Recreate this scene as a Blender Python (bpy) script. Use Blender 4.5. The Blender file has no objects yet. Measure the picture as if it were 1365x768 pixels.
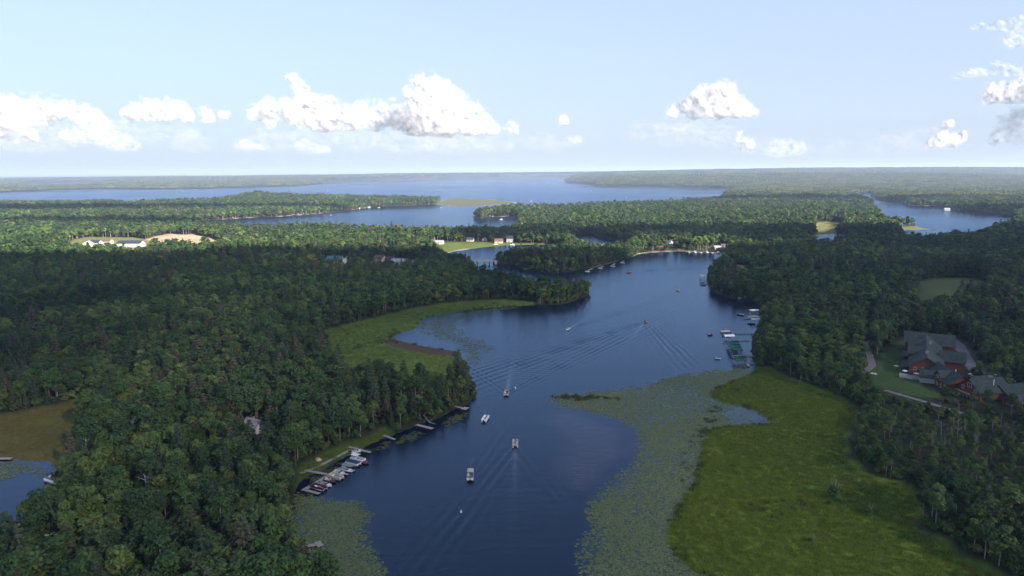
import bpy, math, random
import numpy as np
from mathutils import Vector, Matrix

SC = bpy.context.scene
COL = SC.collection
R = math.radians
rng = np.random.default_rng(7)
random.seed(7)

# ------------------------------------------------------------------ camera
W0, H0, F = 1365.0, 768.0, 922.0          # the photograph's frame and focal length in pixels
CAM_H = 115.0
PITCH = math.atan((384.0 - 228.6) / F)
ROLL = R(0.33)
fv = np.array([0.0, math.cos(PITCH), -math.sin(PITCH)])
r0 = np.array([1.0, 0.0, 0.0]); u0 = np.array([0.0, math.sin(PITCH), math.cos(PITCH)])
rv = math.cos(ROLL) * r0 - math.sin(ROLL) * u0
uv = math.sin(ROLL) * r0 + math.cos(ROLL) * u0
cam_d = bpy.data.cameras.new("camera")
cam_d.sensor_width = 36.0
cam_d.lens = 36.0 * F / W0
cam_d.clip_start = 1.0
cam_d.clip_end = 250000.0
cam = bpy.data.objects.new("camera", cam_d)
COL.objects.link(cam)
m = Matrix(((rv[0], uv[0], -fv[0], 0), (rv[1], uv[1], -fv[1], 0), (rv[2], uv[2], -fv[2], CAM_H), (0, 0, 0, 1)))
cam.matrix_world = m
SC.camera = cam

# ------------------------------------------------------------------ sky, sun, exposure
SUN_EL, SUN_AZ = R(27.0), R(136.0)        # azimuth clockwise from the view direction (+Y)
world = bpy.data.worlds.new("World"); SC.world = world
world.use_nodes = True
wn = world.node_tree.nodes; wl = world.node_tree.links
bg = wn["Background"]
sky = wn.new("ShaderNodeTexSky"); sky.sky_type = 'NISHITA'
sky.sun_disc = False
sky.sun_elevation = SUN_EL
sky.sun_rotation = SUN_AZ
sky.altitude = 300.0
sky.air_density = 0.6
sky.dust_density = 0.0
sky.ozone_density = 3.0
# the summer haze veil that whitens the sky towards the horizon all round
geo_w = wn.new("ShaderNodeTexCoord"); sep = wn.new("ShaderNodeSeparateXYZ"); wl.new(geo_w.outputs["Generated"], sep.inputs[0])
mx0 = wn.new("ShaderNodeMath"); mx0.operation = 'MAXIMUM'; wl.new(sep.outputs["Z"], mx0.inputs[0]); mx0.inputs[1].default_value = 0.0
mul = wn.new("ShaderNodeMath"); mul.operation = 'MULTIPLY'; wl.new(mx0.outputs[0], mul.inputs[0]); mul.inputs[1].default_value = -1 / 0.70
ex = wn.new("ShaderNodeMath"); ex.operation = 'EXPONENT'; wl.new(mul.outputs[0], ex.inputs[0])
veil = wn.new("ShaderNodeMix"); veil.data_type = 'RGBA'
wl.new(ex.outputs[0], veil.inputs[0]); wl.new(sky.outputs[0], veil.inputs[6]); veil.inputs[7].default_value = (1.58, 1.76, 2.03, 1)
wl.new(veil.outputs[2], bg.inputs[0])
bg.inputs[1].default_value = 0.115
sun_dir = Vector((math.sin(SUN_AZ) * math.cos(SUN_EL), math.cos(SUN_AZ) * math.cos(SUN_EL), math.sin(SUN_EL)))
sd_ = bpy.data.lights.new("sun", 'SUN')
sd_.energy = 5.0
sd_.angle = R(0.53)
sd_.color = (1.0, 0.90, 0.76)
sun = bpy.data.objects.new("sun", sd_)
COL.objects.link(sun)
sun.rotation_euler = sun_dir.to_track_quat('Z', 'Y').to_euler()
SC.view_settings.view_transform = 'Standard'
SC.view_settings.look = 'None'
SC.view_settings.gamma = 1.0
SC.view_settings.exposure = 1.82
SC.cycles.use_denoising = True
SC.cycles.max_bounces = 6
SC.cycles.diffuse_bounces = 2
SC.cycles.glossy_bounces = 2
SC.cycles.transmission_bounces = 2
SC.cycles.volume_bounces = 1
SC.cycles.transparent_max_bounces = 64
SC.cycles.sample_clamp_indirect = 6.0

# ------------------------------------------------------------------ pixel -> place
def P(x, y, z=0.0):
    """the point at height z that the photograph shows at pixel x, y"""
    d = fv + rv * ((x - W0 / 2) / F) - uv * ((y - H0 / 2) / F)
    t = (z - CAM_H) / d[2]
    return np.array([d[0] * t, d[1] * t, z])

def G(x, y, z=0.0):
    p = P(x, y, z)
    return (float(p[0]), float(p[1]))

def poly(pts):
    return np.array([G(*p) for p in pts])

def chaikin(q, n=2, closed=True):
    for _ in range(n):
        nx = np.roll(q, -1, 0)
        a = q * 0.75 + nx * 0.25; b = q * 0.25 + nx * 0.75
        q = np.stack([a, b], 1).reshape(-1, 2)
    return q

def inside(q, x, y):
    x0, y0 = q[:, 0], q[:, 1]; x1, y1 = np.roll(x0, -1), np.roll(y0, -1)
    c = np.zeros(x.shape, bool)
    for a, b, e, f in zip(x0, y0, x1, y1):
        if b == f: continue
        k = (b > y) != (f > y)
        if not k.any(): continue
        c[k] ^= x[k] < (e - a) * (y[k] - b) / (f - b) + a
    return c

def seg_dist(q, x, y):
    x0, y0 = q[:, 0], q[:, 1]; x1, y1 = np.roll(x0, -1), np.roll(y0, -1)
    best = np.full(x.shape, 1e18)
    for a, b, e, f in zip(x0, y0, x1, y1):
        dx, dy = e - a, f - b
        L = dx * dx + dy * dy + 1e-12
        t = np.clip(((x - a) * dx + (y - b) * dy) / L, 0, 1)
        np.minimum(best, (x - a - t * dx) ** 2 + (y - b - t * dy) ** 2, out=best)
    return np.sqrt(best)

def sdf(q, x, y, pad=260.0):
    """positive inside the polygon, negative outside, -pad far away"""
    out = np.full(x.shape, -pad)
    lo, hi = q.min(0) - pad, q.max(0) + pad
    k = np.nonzero((x > lo[0]) & (x < hi[0]) & (y > lo[1]) & (y < hi[1]))[0]
    if len(k):
        d = seg_dist(q, x[k], y[k]); s = inside(q, x[k], y[k])
        out[k] = np.where(s, d, -np.minimum(d, pad))
    return out

def vnoise(x, y, scale, seed=0):
    """smooth value noise, -1 .. 1"""
    g = np.random.default_rng(seed).random((257, 257)) * 2 - 1
    u, v = x / scale, y / scale
    i, j = np.floor(u).astype(np.int64), np.floor(v).astype(np.int64)
    a, b = u - i, v - j
    a = a * a * (3 - 2 * a); b = b * b * (3 - 2 * b)
    i0, i1, j0, j1 = i % 257, (i + 1) % 257, j % 257, (j + 1) % 257
    return (g[i0, j0] * (1 - a) + g[i1, j0] * a) * (1 - b) + (g[i0, j1] * (1 - a) + g[i1, j1] * a) * b

# ------------------------------------------------------------------ outlines (third number: height of the tree tops that hide the shore)
CHANNEL = [(600,1300),(520,900),(478,785,8),(440,748,8),(402,728,5),(389,700,2),(385,675),(393,654),(396,646),(405,635),(428,628),
 (442,618),(463,608),(478,601),(490,593),(522,579),(555,568),(563,564),(581,558),(607,545),(627,536),(635,528),(633,520),(626,512),
 (612,499),(606,492),(605,480),(612,469),(590,466),(560,461),(535,455),(522,450.5),(528,444.5),(548,441),(556,434),(565,424),(605,417),(652,410),(704,407),(746,406),
 (757,404),(782,395),(787,388),(784,378,4),(774,372,13),(729,373,13),(708,373,13),(689,366,13),(673,364,13),(645,361,13),(637,358,13),
 (629,355),(628,350),(612,344,10),(598,343,10),(590,341),(596,337),(620,333),(660,328),(690,326.5),(746,326),(747,331,12),(722,335.5,8),
 (692,340,4),(668,345,2),(658.5,348),(658,352.5),(664,354.5),(680,354.5),(700,359),(720,362),(740,364),(762,362),(776,358.5),(790,357),(815,351),(845,342),
 (850,338.5),(871,336.5),(906,335),(940,335.5),(968,336),(966,340,11),(950,349,10),(943,359,5),(943,370),(945,378),(950,389),(965,395.5),(986,399.5),(1009,402),
 (1017,412),(1015,428),(1010,440),(1004,455),(1003,470),(1006,480),(1010,488),(1004,499),(965,513),(948,521),(945,526),(960,535),(1001,542),
 (1031,563),(1020,566),(994,566),(966,568),(946,573),(937,594),(933,619),(918,657),(904,681),(888,709),(900,741),(935,762),(950,775),(1010,850),(1060,1000),(1060,1300)]
RIGHT_LAKE = [(1140,259),(1172,257.5),(1170,261),(1171,267.5),(1185,268.6),(1207,269.6),(1210,274.2),(1232,274.6),(1246,274.2),(1266,278.6),(1304,283),
 (1345,286.5),(1360,288,8),(1342,294,12),(1339,300,13),(1328,300,13),(1306,306,13),(1292,311,13),(1274,310,13),(1252,311,13),(1232,314.5,13),(1216,314.5,13),(1206,311,11),(1199,307),(1217,307),
 (1237,305.5),(1250,305.5),(1251,303,4),(1247,298,12),(1228,296,12),(1213,290,12),(1194,295,12),(1177,291.5),(1175,284,8),(1166,272,12),(1162,266,12),(1139,260.5,12)]
SMALL_POND = [(1077,318),(1093,313),(1123,312),(1119,320,12),(1090,326,12),(1075,322)]
BACK_BAY = [(761,313),(785,311.5),(797,315),(815,320),(843,320.5),(837,330,10),(810,330,10),(790,327,10),(770,323,10),(757,317)]
BIG_LAKE = [(-90,257.5),(0,256.4),(22,255.4),(59,254),(88,252.8),(132,252),(176,252),(209,252.3),(253,251.8),(297,250.8),(326,249.6),(380,248.5),
 (404,247.4),(419,246),(454,243.7),(477,242.5),(560,241),(584,240.3),(657,239.6),(701,238.6),(740,238),(800,238),(850,239.5),(800,240.5),(766,241.5),(754,243),(755,244.2),(787,245.8),(789,248.4),
 (810,248.7),(845,248.8),(898,249.4),(980,250.6),(984,252.5,8),(966,256,10),(962,265,14),(916,267,14),(863,269.5,14),(817,270,14),(775,272,14),(740,274,14),(716,274.6,14),(686,275.5,14),(664,276.5,14),
 (650,277.5,14),(636,280,12),(632.5,287,4),(633,290.8),(643,291.6),(651,289.8),(666,288.8),(692,288),(692,292,6),(688,301,8),(686,303.5,10),(650,306,11),(615,305,11),(586,306.5,11),(570,305.5,11),
 (501,304.5,11),(457,303.3,11),(391,302.2,11),(335,303,11),(302,300.5,11),(280,299,11),(247,297),(268,294.8),(302,292.6),(326,290.6),(380,288.4),(419,285.4),(463,281.6),(482,278),(507,275.6),(560,273.6),(578,273),
 (606,274.7),(643,274.5),(664,273),(690,270.8),(686,268.6),(643,264.8),(599,264),(588,264.8,12),(560,264.3,13),(536,263,13),(463,262.9,14),(448,262,17),(389,259,28),(338,256.4,34),(296,259,31),(274,263.2,26),
 (239,265.4,18),(231,268,14),(200,268.4,14),(165,269.4,14),(139,267.3,14),(117,268.6,14),(59,269,14),(0,268.2,14),(-90,268.2,14)]
FAR_LAKE = [(7,247.8),(29,245.6),(70,245),(117,244.2),(176,244.2),(180,246),(170,247.8),(124,248.9),(73,249.7),(29,249.8)]
FAR_LAKE_R = [(840,234.2),(905,233.9),(955,234.6),(940,235.8),(880,236),(845,235.4)]
LEFT_POND = [(-120,612),(0,613),(16,611),(32,615),(62,613),(79,618),(81,630),(76,644),(66,652,3),(54,658,9),(40,658,9),(27,669,10),(5,682,10),(-40,700,10),(-140,700,8)]
WATERS = [chaikin(poly(q), 2) for q in (CHANNEL, RIGHT_LAKE, SMALL_POND, BACK_BAY, BIG_LAKE, FAR_LAKE, FAR_LAKE_R, LEFT_POND)]

MARSH_L = [(425,444),(446,439),(498,426),(534,415.6),(586,406.5),(640,400.5),(699,402),(718,405),(700,409),(640,420),(560,436),(610,468),(612,500),(599,501,9),(573,508,9),(550,514,10),(529,501,10),(503,495,11),(467,494,11),(441,480,8),(431,452)]
MARSH_POND = [(-150,565),(0,557.5),(39,550),(78,542),(122,535),(117,550,6),(106,567,7),(109,590,6),(114,603,4),(90,630),(70,640),(-150,640)]
MARSH_R = [(1012,489),(1030,492),(1051,506),(1082,519),(1122,533),(1150,548),(1138,570),(1130,585),(1128,602),(1144,633),(1183,642),(1219,655),(1244,674),(1218,690),(1218,708),(1254,722),(1276,740),(1316,760),(1360,790),(1460,880),(1460,1300),
 (980,1300),(980,850),(930,770),(885,742),(872,709),(890,681),(905,657),(920,619),(925,590),(935,565),(990,560),(1015,556),(940,530),(940,517)]
LAWN = [(1152,498),(1165,486),(1188,462),(1214,455),(1212,470),(1208,492),(1218,507),(1250,530),(1246,543),(1180,523),(1160,512)]
FIELD = [(1222,377),(1290,373),(1322,380),(1310,404),(1265,414),(1240,425),(1212,425),(1222,395)]
MEADOW = [(566,330),(578,325.5),(600,323.6),(650,323.8),(690,325),(748,325.6),(748,327),(690,328),(600,340),(585,340)]
YELLOW = [(1084,297),(1127,296),(1124,310),(1095,314),(1086,314)]
SPIT = [(576,274),(606,275.5),(643,275.3),(664,274),(694,271),(688,268),(643,264),(598,263.4),(590,267)]
ISLET = [(1194,304),(1215,302),(1236,300),(1252,304),(1237,307),(1199,308.5)]
SAND = [(176,338),(182,328),(198,322),(206,318),(216,317),(226,313.5),(238,315),(246,316),(257,313.5),(266,317),(276,318),(286,322),(298,326),(300,338)]
GRASS_LOT = [(84,336),(80,328),(98,322),(112,319),(140,319),(200,321),(205,345),(150,347),(108,344)]
SHORE_STRIP = [(392,651),(400,622),(425,612),(455,595),(492,580),(520,568),(524,580),(490,595),(442,620),(405,637)]
LOT = [(1262,452),(1290,452),(1300,480),(1320,505),(1365,522),(1365,534),(1310,508),(1288,497),(1272,480)]
RESORT = [(488,359),(498,345),(545,345.5),(562,350),(550,359),(515,363)]
ZP = {k: chaikin(poly(v), 2) for k, v in dict(marsh_l=MARSH_L, marsh_p=MARSH_POND, marsh_r=MARSH_R, lawn=LAWN, field=FIELD, meadow=MEADOW, yellow=YELLOW,
      spit=SPIT, islet=ISLET, sand=SAND, lot_grass=GRASS_LOT, strip=SHORE_STRIP, lot=LOT, resort=RESORT).items()}
WET = ('marsh_l', 'marsh_p', 'marsh_r', 'meadow', 'yellow', 'spit', 'islet', 'strip')

def shore(x, y):
    """signed distance to the shoreline: positive on land"""
    d = np.full(x.shape, -260.0)
    for q in WATERS:
        np.maximum(d, sdf(q, x, y), out=d)
    r = np.hypot(x, y)
    wob = vnoise(x, y, 9.0, 1) * 0.9 + vnoise(x, y, 3.5, 2) * 0.45
    wob = wob + vnoise(x, y, 45.0, 3) * np.clip((r - 900) / 900, 0, 1) * 6
    return -d + wob

HILLS = [(*G(330, 262, 20), 420.0, 200.0, 24.0), (*G(1030, 240, 30), 2600.0, 900.0, 60.0), (*G(1230, 235, 30), 6000.0, 1500.0, 70.0),
         (*G(1150, 230.6, 60), 14000.0, 3000.0, 90.0), (*G(820, 230.4, 30), 5000.0, 2500.0, 50.0)]

def height(x, y, s):
    """ground height from position and shore distance"""
    wet = np.zeros(x.shape)
    for k in WET:
        wet = np.maximum(wet, np.clip(sdf(ZP[k], x, y, 60) / 4 + 0.5, 0, 1))
    r = np.hypot(x, y)
    dry = 0.25 + np.clip(s, 0, 14) * 0.07 + np.clip((s - 14) / 250, 0, 1) * (2.5 + 2.5 * vnoise(x, y, 160, 5) + 6 * vnoise(x, y, 900, 6) * np.clip((r - 1500) / 3000, 0, 1))
    for hx, hy, a, b, h in HILLS:
        dry = dry + h * np.exp(-((x - hx) / a) ** 2 - ((y - hy) / b) ** 2) * np.clip(s / 120, 0, 1)
    low = np.minimum(0.12 + np.clip(s, 0, 5) * 0.05, 0.36) + 0.06 * vnoise(x, y, 5, 8)
    z = np.where(s > 0, dry * (1 - wet) + low * wet, np.maximum(s * 0.12, -2.5))
    sm = np.clip(sdf(ZP['sand'], x, y, 60) / 30, 0, 1)
    z = z + sm * (3 + 3 * vnoise(x, y, 28, 9))
    return z

BROWN_MAT = chaikin(poly([(508,457),(522,450),(535,454),(560,460),(590,465),(613,467),(608,476),(575,475),(540,468),(512,461)]))
# floating lily pads
PAD_COVE = chaikin(poly([(378,690),(383,655),(400,655),(430,660),(470,663),(495,670),(504,690),(498,715),(512,740),(524,768),(545,820),(430,860),(400,740)]))
PAD_MAIN = chaikin(poly([(722,532),(735,523),(775,520),(830,517),(880,504),(940,491),(990,487),(1012,488),(1040,560),(1000,600),(960,640),(960,700),(960,740),(1000,800),(1040,900),(800,900),(775,800),(762,755),(756,727),(783,702),(772,684),(782,655),(818,632),(845,602),(843,577),(818,561),(780,551),(745,547),(727,541)]))

# ------------------------------------------------------------------ materials
MATS = {}
def mat(name, col, rough=0.7, metal=0.0, spec=0.3, noise=0.0, nscale=1.0, col2=None, bump=0.0):
    if name in MATS: return MATS[name]
    m = bpy.data.materials.new(name); m.use_nodes = True
    n, l = m.node_tree.nodes, m.node_tree.links
    b = n["Principled BSDF"]
    b.inputs["Base Color"].default_value = (*col, 1)
    b.inputs["Roughness"].default_value = rough
    b.inputs["Metallic"].default_value = metal
    b.inputs["Specular IOR Level"].default_value = spec
    if col2 is not None or noise:
        c2 = col2 if col2 is not None else tuple(min(1, c * (1 + noise)) for c in col)
        c1 = col if col2 is not None else tuple(c * (1 - noise) for c in col)
        tc = n.new("ShaderNodeTexCoord"); t = n.new("ShaderNodeTexNoise")
        t.inputs["Scale"].default_value = nscale; t.inputs["Detail"].default_value = 5
        l.new(tc.outputs["Object"], t.inputs["Vector"])
        mx = n.new("ShaderNodeMix"); mx.data_type = 'RGBA'
        mx.inputs[6].default_value = (*c1, 1); mx.inputs[7].default_value = (*c2, 1)
        rp = n.new("ShaderNodeMapRange"); rp.inputs[1].default_value = 0.35; rp.inputs[2].default_value = 0.65
        l.new(t.outputs["Fac"], rp.inputs[0]); l.new(rp.outputs[0], mx.inputs[0]); l.new(mx.outputs[2], b.inputs["Base Color"])
        if bump:
            bp = n.new("ShaderNodeBump"); bp.inputs["Strength"].default_value = bump
            l.new(t.outputs["Fac"], bp.inputs["Height"]); l.new(bp.outputs[0], b.inputs["Normal"])
    MATS[name] = m
    return m

def leaf_mat(name, ca, cb, cc, trans=0.25, stand=True):
    """foliage: colour differs from tree to tree (object random) and a little from stand to stand"""
    m = bpy.data.materials.new(name); m.use_nodes = True
    n, l = m.node_tree.nodes, m.node_tree.links
    b = n["Principled BSDF"]; out = n["Material Output"]
    oi = n.new("ShaderNodeObjectInfo")
    rp = n.new("ShaderNodeValToRGB")
    e = rp.color_ramp.elements
    e[0].position = 0.0; e[0].color = (*ca, 1)
    e[1].position = 1.0; e[1].color = (*cc, 1)
    k = e.new(0.55); k.color = (*cb, 1)
    geo = n.new("ShaderNodeNewGeometry")
    t = n.new("ShaderNodeTexNoise"); t.inputs["Scale"].default_value = 0.008; t.inputs["Detail"].default_value = 5; t.inputs["Roughness"].default_value = 0.6
    l.new(geo.outputs["Position"], t.inputs["Vector"])
    ad = n.new("ShaderNodeMath"); ad.operation = 'MULTIPLY_ADD'
    l.new(t.outputs["Fac"], ad.inputs[0]); ad.inputs[1].default_value = 1.4 if stand else 0.0; ad.inputs[2].default_value = -0.74 if stand else 0.0
    a2 = n.new("ShaderNodeMath"); a2.operation = 'ADD'; a2.use_clamp = True
    l.new(ad.outputs[0], a2.inputs[0]); l.new(oi.outputs["Random"], a2.inputs[1])
    l.new(a2.outputs[0], rp.inputs[0])
    # leaf to leaf
    t2 = n.new("ShaderNodeTexNoise"); t2.inputs["Scale"].default_value = 0.9; t2.inputs["Detail"].default_value = 2
    tc = n.new("ShaderNodeTexCoord"); l.new(tc.outputs["Object"], t2.inputs["Vector"])
    mr = n.new("ShaderNodeMapRange"); mr.inputs[1].default_value = 0.3; mr.inputs[2].default_value = 0.7; mr.inputs[3].default_value = 0.72; mr.inputs[4].default_value = 1.3
    l.new(t2.outputs["Fac"], mr.inputs[0])
    mu = n.new("ShaderNodeMix"); mu.data_type = 'RGBA'; mu.blend_type = 'MULTIPLY'; mu.inputs[0].default_value = 1.0
    l.new(rp.outputs[0], mu.inputs[6]); l.new(mr.outputs[0], mu.inputs[7])
    l.new(mu.outputs[2], b.inputs["Base Color"])
    b.inputs["Roughness"].default_value = 0.75
    b.inputs["Specular IOR Level"].default_value = 0.18
    tr = n.new("ShaderNodeBsdfTranslucent"); l.new(mu.outputs[2], tr.inputs[0])
    mx = n.new("ShaderNodeMixShader"); mx.inputs[0].default_value = trans
    l.new(b.outputs[0], mx.inputs[1]); l.new(tr.outputs[0], mx.inputs[2]); l.new(mx.outputs[0], out.inputs[0])
    MATS[name] = m
    return m

# ------------------------------------------------------------------ mesh helpers
class MB:
    """collects shapes for one mesh"""
    def __init__(s): s.v, s.f = [], []
    def add(s, v, f):
        o = len(s.v); s.v.extend(tuple(map(float, p)) for p in v); s.f.extend(tuple(i + o for i in q) for q in f); return s
    def box(s, c, d, rz=0.0, top=1.0):
        hx, hy, hz = d[0] / 2, d[1] / 2, d[2] / 2
        ca, sa = math.cos(rz), math.sin(rz); v = []
        for z, k in ((-hz, 1.0), (hz, top)):
            for x, y in ((-hx, -hy), (hx, -hy), (hx, hy), (-hx, hy)):
                x, y = x * k, y * k
                v.append((c[0] + x * ca - y * sa, c[1] + x * sa + y * ca, c[2] + z))
        return s.add(v, [(3, 2, 1, 0), (4, 5, 6, 7), (0, 1, 5, 4), (1, 2, 6, 5), (2, 3, 7, 6), (3, 0, 4, 7)])
    def bar(s, a, b, r, n=6, r2=None):
        a, b = Vector(a), Vector(b); d = (b - a)
        if d.length < 1e-6: return s
        q = d.to_track_quat('Z', 'Y'); r2 = r if r2 is None else r2
        v = []
        for p, rr in ((a, r), (b, r2)):
            for i in range(n):
                t = 2 * math.pi * i / n
                v.append(p + q @ Vector((rr * math.cos(t), rr * math.sin(t), 0)))
        f = [(i, (i + 1) % n, n + (i + 1) % n, n + i) for i in range(n)] + [tuple(range(n - 1, -1, -1)), tuple(range(n, 2 * n))]
        return s.add(v, f)
    def prism(s, outline, a, b, axis='y'):
        """outline of (u, z) pairs, swept along an axis from a to b"""
        n = len(outline); v = []
        for t in (a, b):
            for u, z in outline:
                v.append((u, t, z) if axis == 'y' else (t, u, z))
        f = [(i, (i + 1) % n, n + (i + 1) % n, n + i) for i in range(n)] + [tuple(range(n - 1, -1, -1)), tuple(range(n, 2 * n))]
        return s.add(v, f)
    def mesh(s, name, m=None, smooth=False):
        me = bpy.data.meshes.new(name); me.from_pydata(s.v, [], s.f)
        if m: me.materials.append(m)
        if smooth: me.polygons.foreach_set("use_smooth", [True] * len(me.polygons))
        me.update(); return me
    def build(s, name, m, parent=None, smooth=False):
        return obj(name, s.mesh(name, m, smooth), parent)

def obj(name, me, parent=None, loc=None):
    o = bpy.data.objects.new(name, me); COL.objects.link(o)
    if parent is not None: o.parent = parent
    if loc is not None: o.location = loc
    return o

def tag(o, label=None, cat=None, group=None, kind=None):
    if label: o["label"] = label
    if cat: o["category"] = cat
    if group: o["group"] = group
    if kind: o["kind"] = kind
    return o

def thing(name, label, cat, loc, rz=0.0, group=None):
    o = bpy.data.objects.new(name, None); COL.objects.link(o)
    o.empty_display_size = 0.5
    o.location = loc; o.rotation_euler = (0, 0, rz)
    return tag(o, label, cat, group)

KIDS = {}
def copy_tree(root, loc, rz, label=None, group=None, scale=None):
    def cp(o, parent):
        c = o.copy(); COL.objects.link(c); c.parent = parent
        for ch in KIDS_of(o): cp(ch, c)
        return c
    c = cp(root, None)
    c.location = loc; c.rotation_euler = (0, 0, rz)
    if scale is not None: c.scale = scale
    if label: c["label"] = label
    if group: c["group"] = group
    return c
def KIDS_of(o):
    k = KIDS.get(o.name)
    if k is None: k = KIDS[o.name] = list(o.children)
    return k

def np_mesh(name, verts, quads, mats, smooth=False):
    me = bpy.data.meshes.new(name)
    nv, nf, k = len(verts), len(quads), quads.shape[1]
    me.vertices.add(nv); me.vertices.foreach_set("co", np.ascontiguousarray(verts, np.float32).ravel())
    me.loops.add(nf * k); me.loops.foreach_set("vertex_index", np.ascontiguousarray(quads, np.int32).ravel())
    me.polygons.add(nf); me.polygons.foreach_set("loop_start", np.arange(0, nf * k, k, dtype=np.int32))
    for m in mats: me.materials.append(m)
    if smooth: me.polygons.foreach_set("use_smooth", np.ones(nf, bool))
    me.update(calc_edges=True)
    return me

def grid_quads(nr, nc):
    i = np.arange(nr - 1)[:, None] * nc + np.arange(nc - 1)[None, :]
    return np.stack([i, i + 1, i + nc + 1, i + nc], -1).reshape(-1, 4)

def attr(me, name, data, typ='FLOAT'):
    a = me.attributes.new(name, typ, 'POINT')
    if typ == 'FLOAT': a.data.foreach_set("value", np.ascontiguousarray(data, np.float32))
    elif typ == 'INT': a.data.foreach_set("value", np.ascontiguousarray(data, np.int32))
    elif typ == 'FLOAT_VECTOR': a.data.foreach_set("vector", np.ascontiguousarray(data, np.float32).ravel())
    else: a.data.foreach_set("color", np.ascontiguousarray(data, np.float32).ravel())

def ground_z(x, y):
    xa, ya = np.array([x], float), np.array([y], float)
    return float(height(xa, ya, shore(xa, ya))[0])

def at(px, py):
    """place on the ground at a pixel"""
    x, y = G(px, py, 0.5)
    z = ground_z(x, y)
    if z > 1.0:
        x, y = G(px, py, z); z = ground_z(x, y)
    return (x, y, max(z, 0.0))

# ------------------------------------------------------------------ terrain: one sheet to the horizon
def build_terrain():
    a = np.concatenate([np.linspace(-110, -46, 22)[:-1], np.linspace(-46, 46, 600), np.linspace(46, 110, 22)[1:]])
    rr = 70.0 * np.exp(np.linspace(0, math.log(60000 / 70.0), 640))
    A, RR = np.meshgrid(np.radians(a), rr)
    x, y = (RR * np.sin(A)).ravel(), (RR * np.cos(A)).ravel()
    s = shore(x, y)
    z = height(x, y, s)
    col = np.tile(np.array([0.030, 0.034, 0.016]), (len(x), 1))
    def paint(key, c, soft=3.0, wob=2.0):
        w = np.clip(sdf(ZP[key], x, y, 60) / soft + 0.5 + wob / soft * vnoise(x, y, 8, 31), 0, 1)[:, None]
        col[:] = col * (1 - w) + np.array(c) * w
    paint('marsh_p', (0.095, 0.082, 0.022)); paint('marsh_l', (0.104, 0.148, 0.024)); paint('marsh_r', (0.106, 0.146, 0.018))
    paint('lawn', (0.050, 0.082, 0.022)); paint('field', (0.075, 0.092, 0.030), 8, 5); paint('meadow', (0.088, 0.118, 0.030)); paint('yellow', (0.15, 0.15, 0.05))
    paint('spit', (0.095, 0.10, 0.045)); paint('islet', (0.12, 0.13, 0.05)); paint('sand', (0.40, 0.28, 0.19), 6, 3); paint('lot_grass', (0.15, 0.15, 0.06))
    paint('strip', (0.075, 0.105, 0.022)); paint('lot', (0.06, 0.06, 0.055), 2, 0.5); paint('resort', (0.20, 0.18, 0.16), 3, 1)
    # bare sandy banks where the forest meets the far lakes
    far = np.clip((np.hypot(x, y) - 750) / 300, 0, 1)
    bank = np.clip(1 - np.abs(s - 3) / 6, 0, 1) * far * np.clip(vnoise(x, y, 60, 33) * 2.2 - 0.1, 0, 1) * np.clip((4500 - np.hypot(x, y)) / 1000, 0, 1)
    col[:] = col * (1 - bank[:, None]) + np.array((0.40, 0.33, 0.25)) * bank[:, None]
    # brown floating mat in the cove of the marsh
    mt = np.clip(sdf(BROWN_MAT, x, y, 60) / 3 + 0.4, 0, 1)[:, None]
    col[:] = col * (1 - mt) + np.array((0.090, 0.056, 0.034)) * mt
    me = np_mesh("ground", np.stack([x, y, z], 1), grid_quads(len(rr), len(a)), [], True)
    attr(me, "ground_colour", np.concatenate([col, np.ones((len(x), 1))], 1), 'FLOAT_COLOR')
    m = bpy.data.materials.new("ground_cover"); m.use_nodes = True
    n, l = m.node_tree.nodes, m.node_tree.links; b = n["Principled BSDF"]
    ac = n.new("ShaderNodeVertexColor"); ac.layer_name = "ground_colour"
    geo = n.new("ShaderNodeNewGeometry")
    prev = ac.outputs["Color"]
    for sc_, lo, hi in ((0.05, 0.88, 1.14), (0.6, 0.82, 1.18), (3.0, 0.75, 1.25)):
        t = n.new("ShaderNodeTexNoise"); t.inputs["Scale"].default_value = sc_; t.inputs["Detail"].default_value = 4
        l.new(geo.outputs["Position"], t.inputs["Vector"])
        mr = n.new("ShaderNodeMapRange"); mr.inputs[1].default_value = 0.3; mr.inputs[2].default_value = 0.7; mr.inputs[3].default_value = lo; mr.inputs[4].default_value = hi
        l.new(t.outputs["Fac"], mr.inputs[0])
        mu = n.new("ShaderNodeMix"); mu.data_type = 'RGBA'; mu.blend_type = 'MULTIPLY'; mu.inputs[0].default_value = 1.0
        l.new(prev, mu.inputs[6]); l.new(mr.outputs[0], mu.inputs[7]); prev = mu.outputs[2]
    l.new(prev, b.inputs["Base Color"])
    b.inputs["Roughness"].default_value = 0.95; b.inputs["Specular IOR Level"].default_value = 0.1
    bp = n.new("ShaderNodeBump"); bp.inputs["Strength"].default_value = 0.6; bp.inputs["Distance"].default_value = 0.3
    l.new(t.outputs["Fac"], bp.inputs["Height"]); l.new(bp.outputs[0], b.inputs["Normal"])
    me.materials.append(m)
    return tag(obj("ground", me), kind="structure")
build_terrain()

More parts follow.
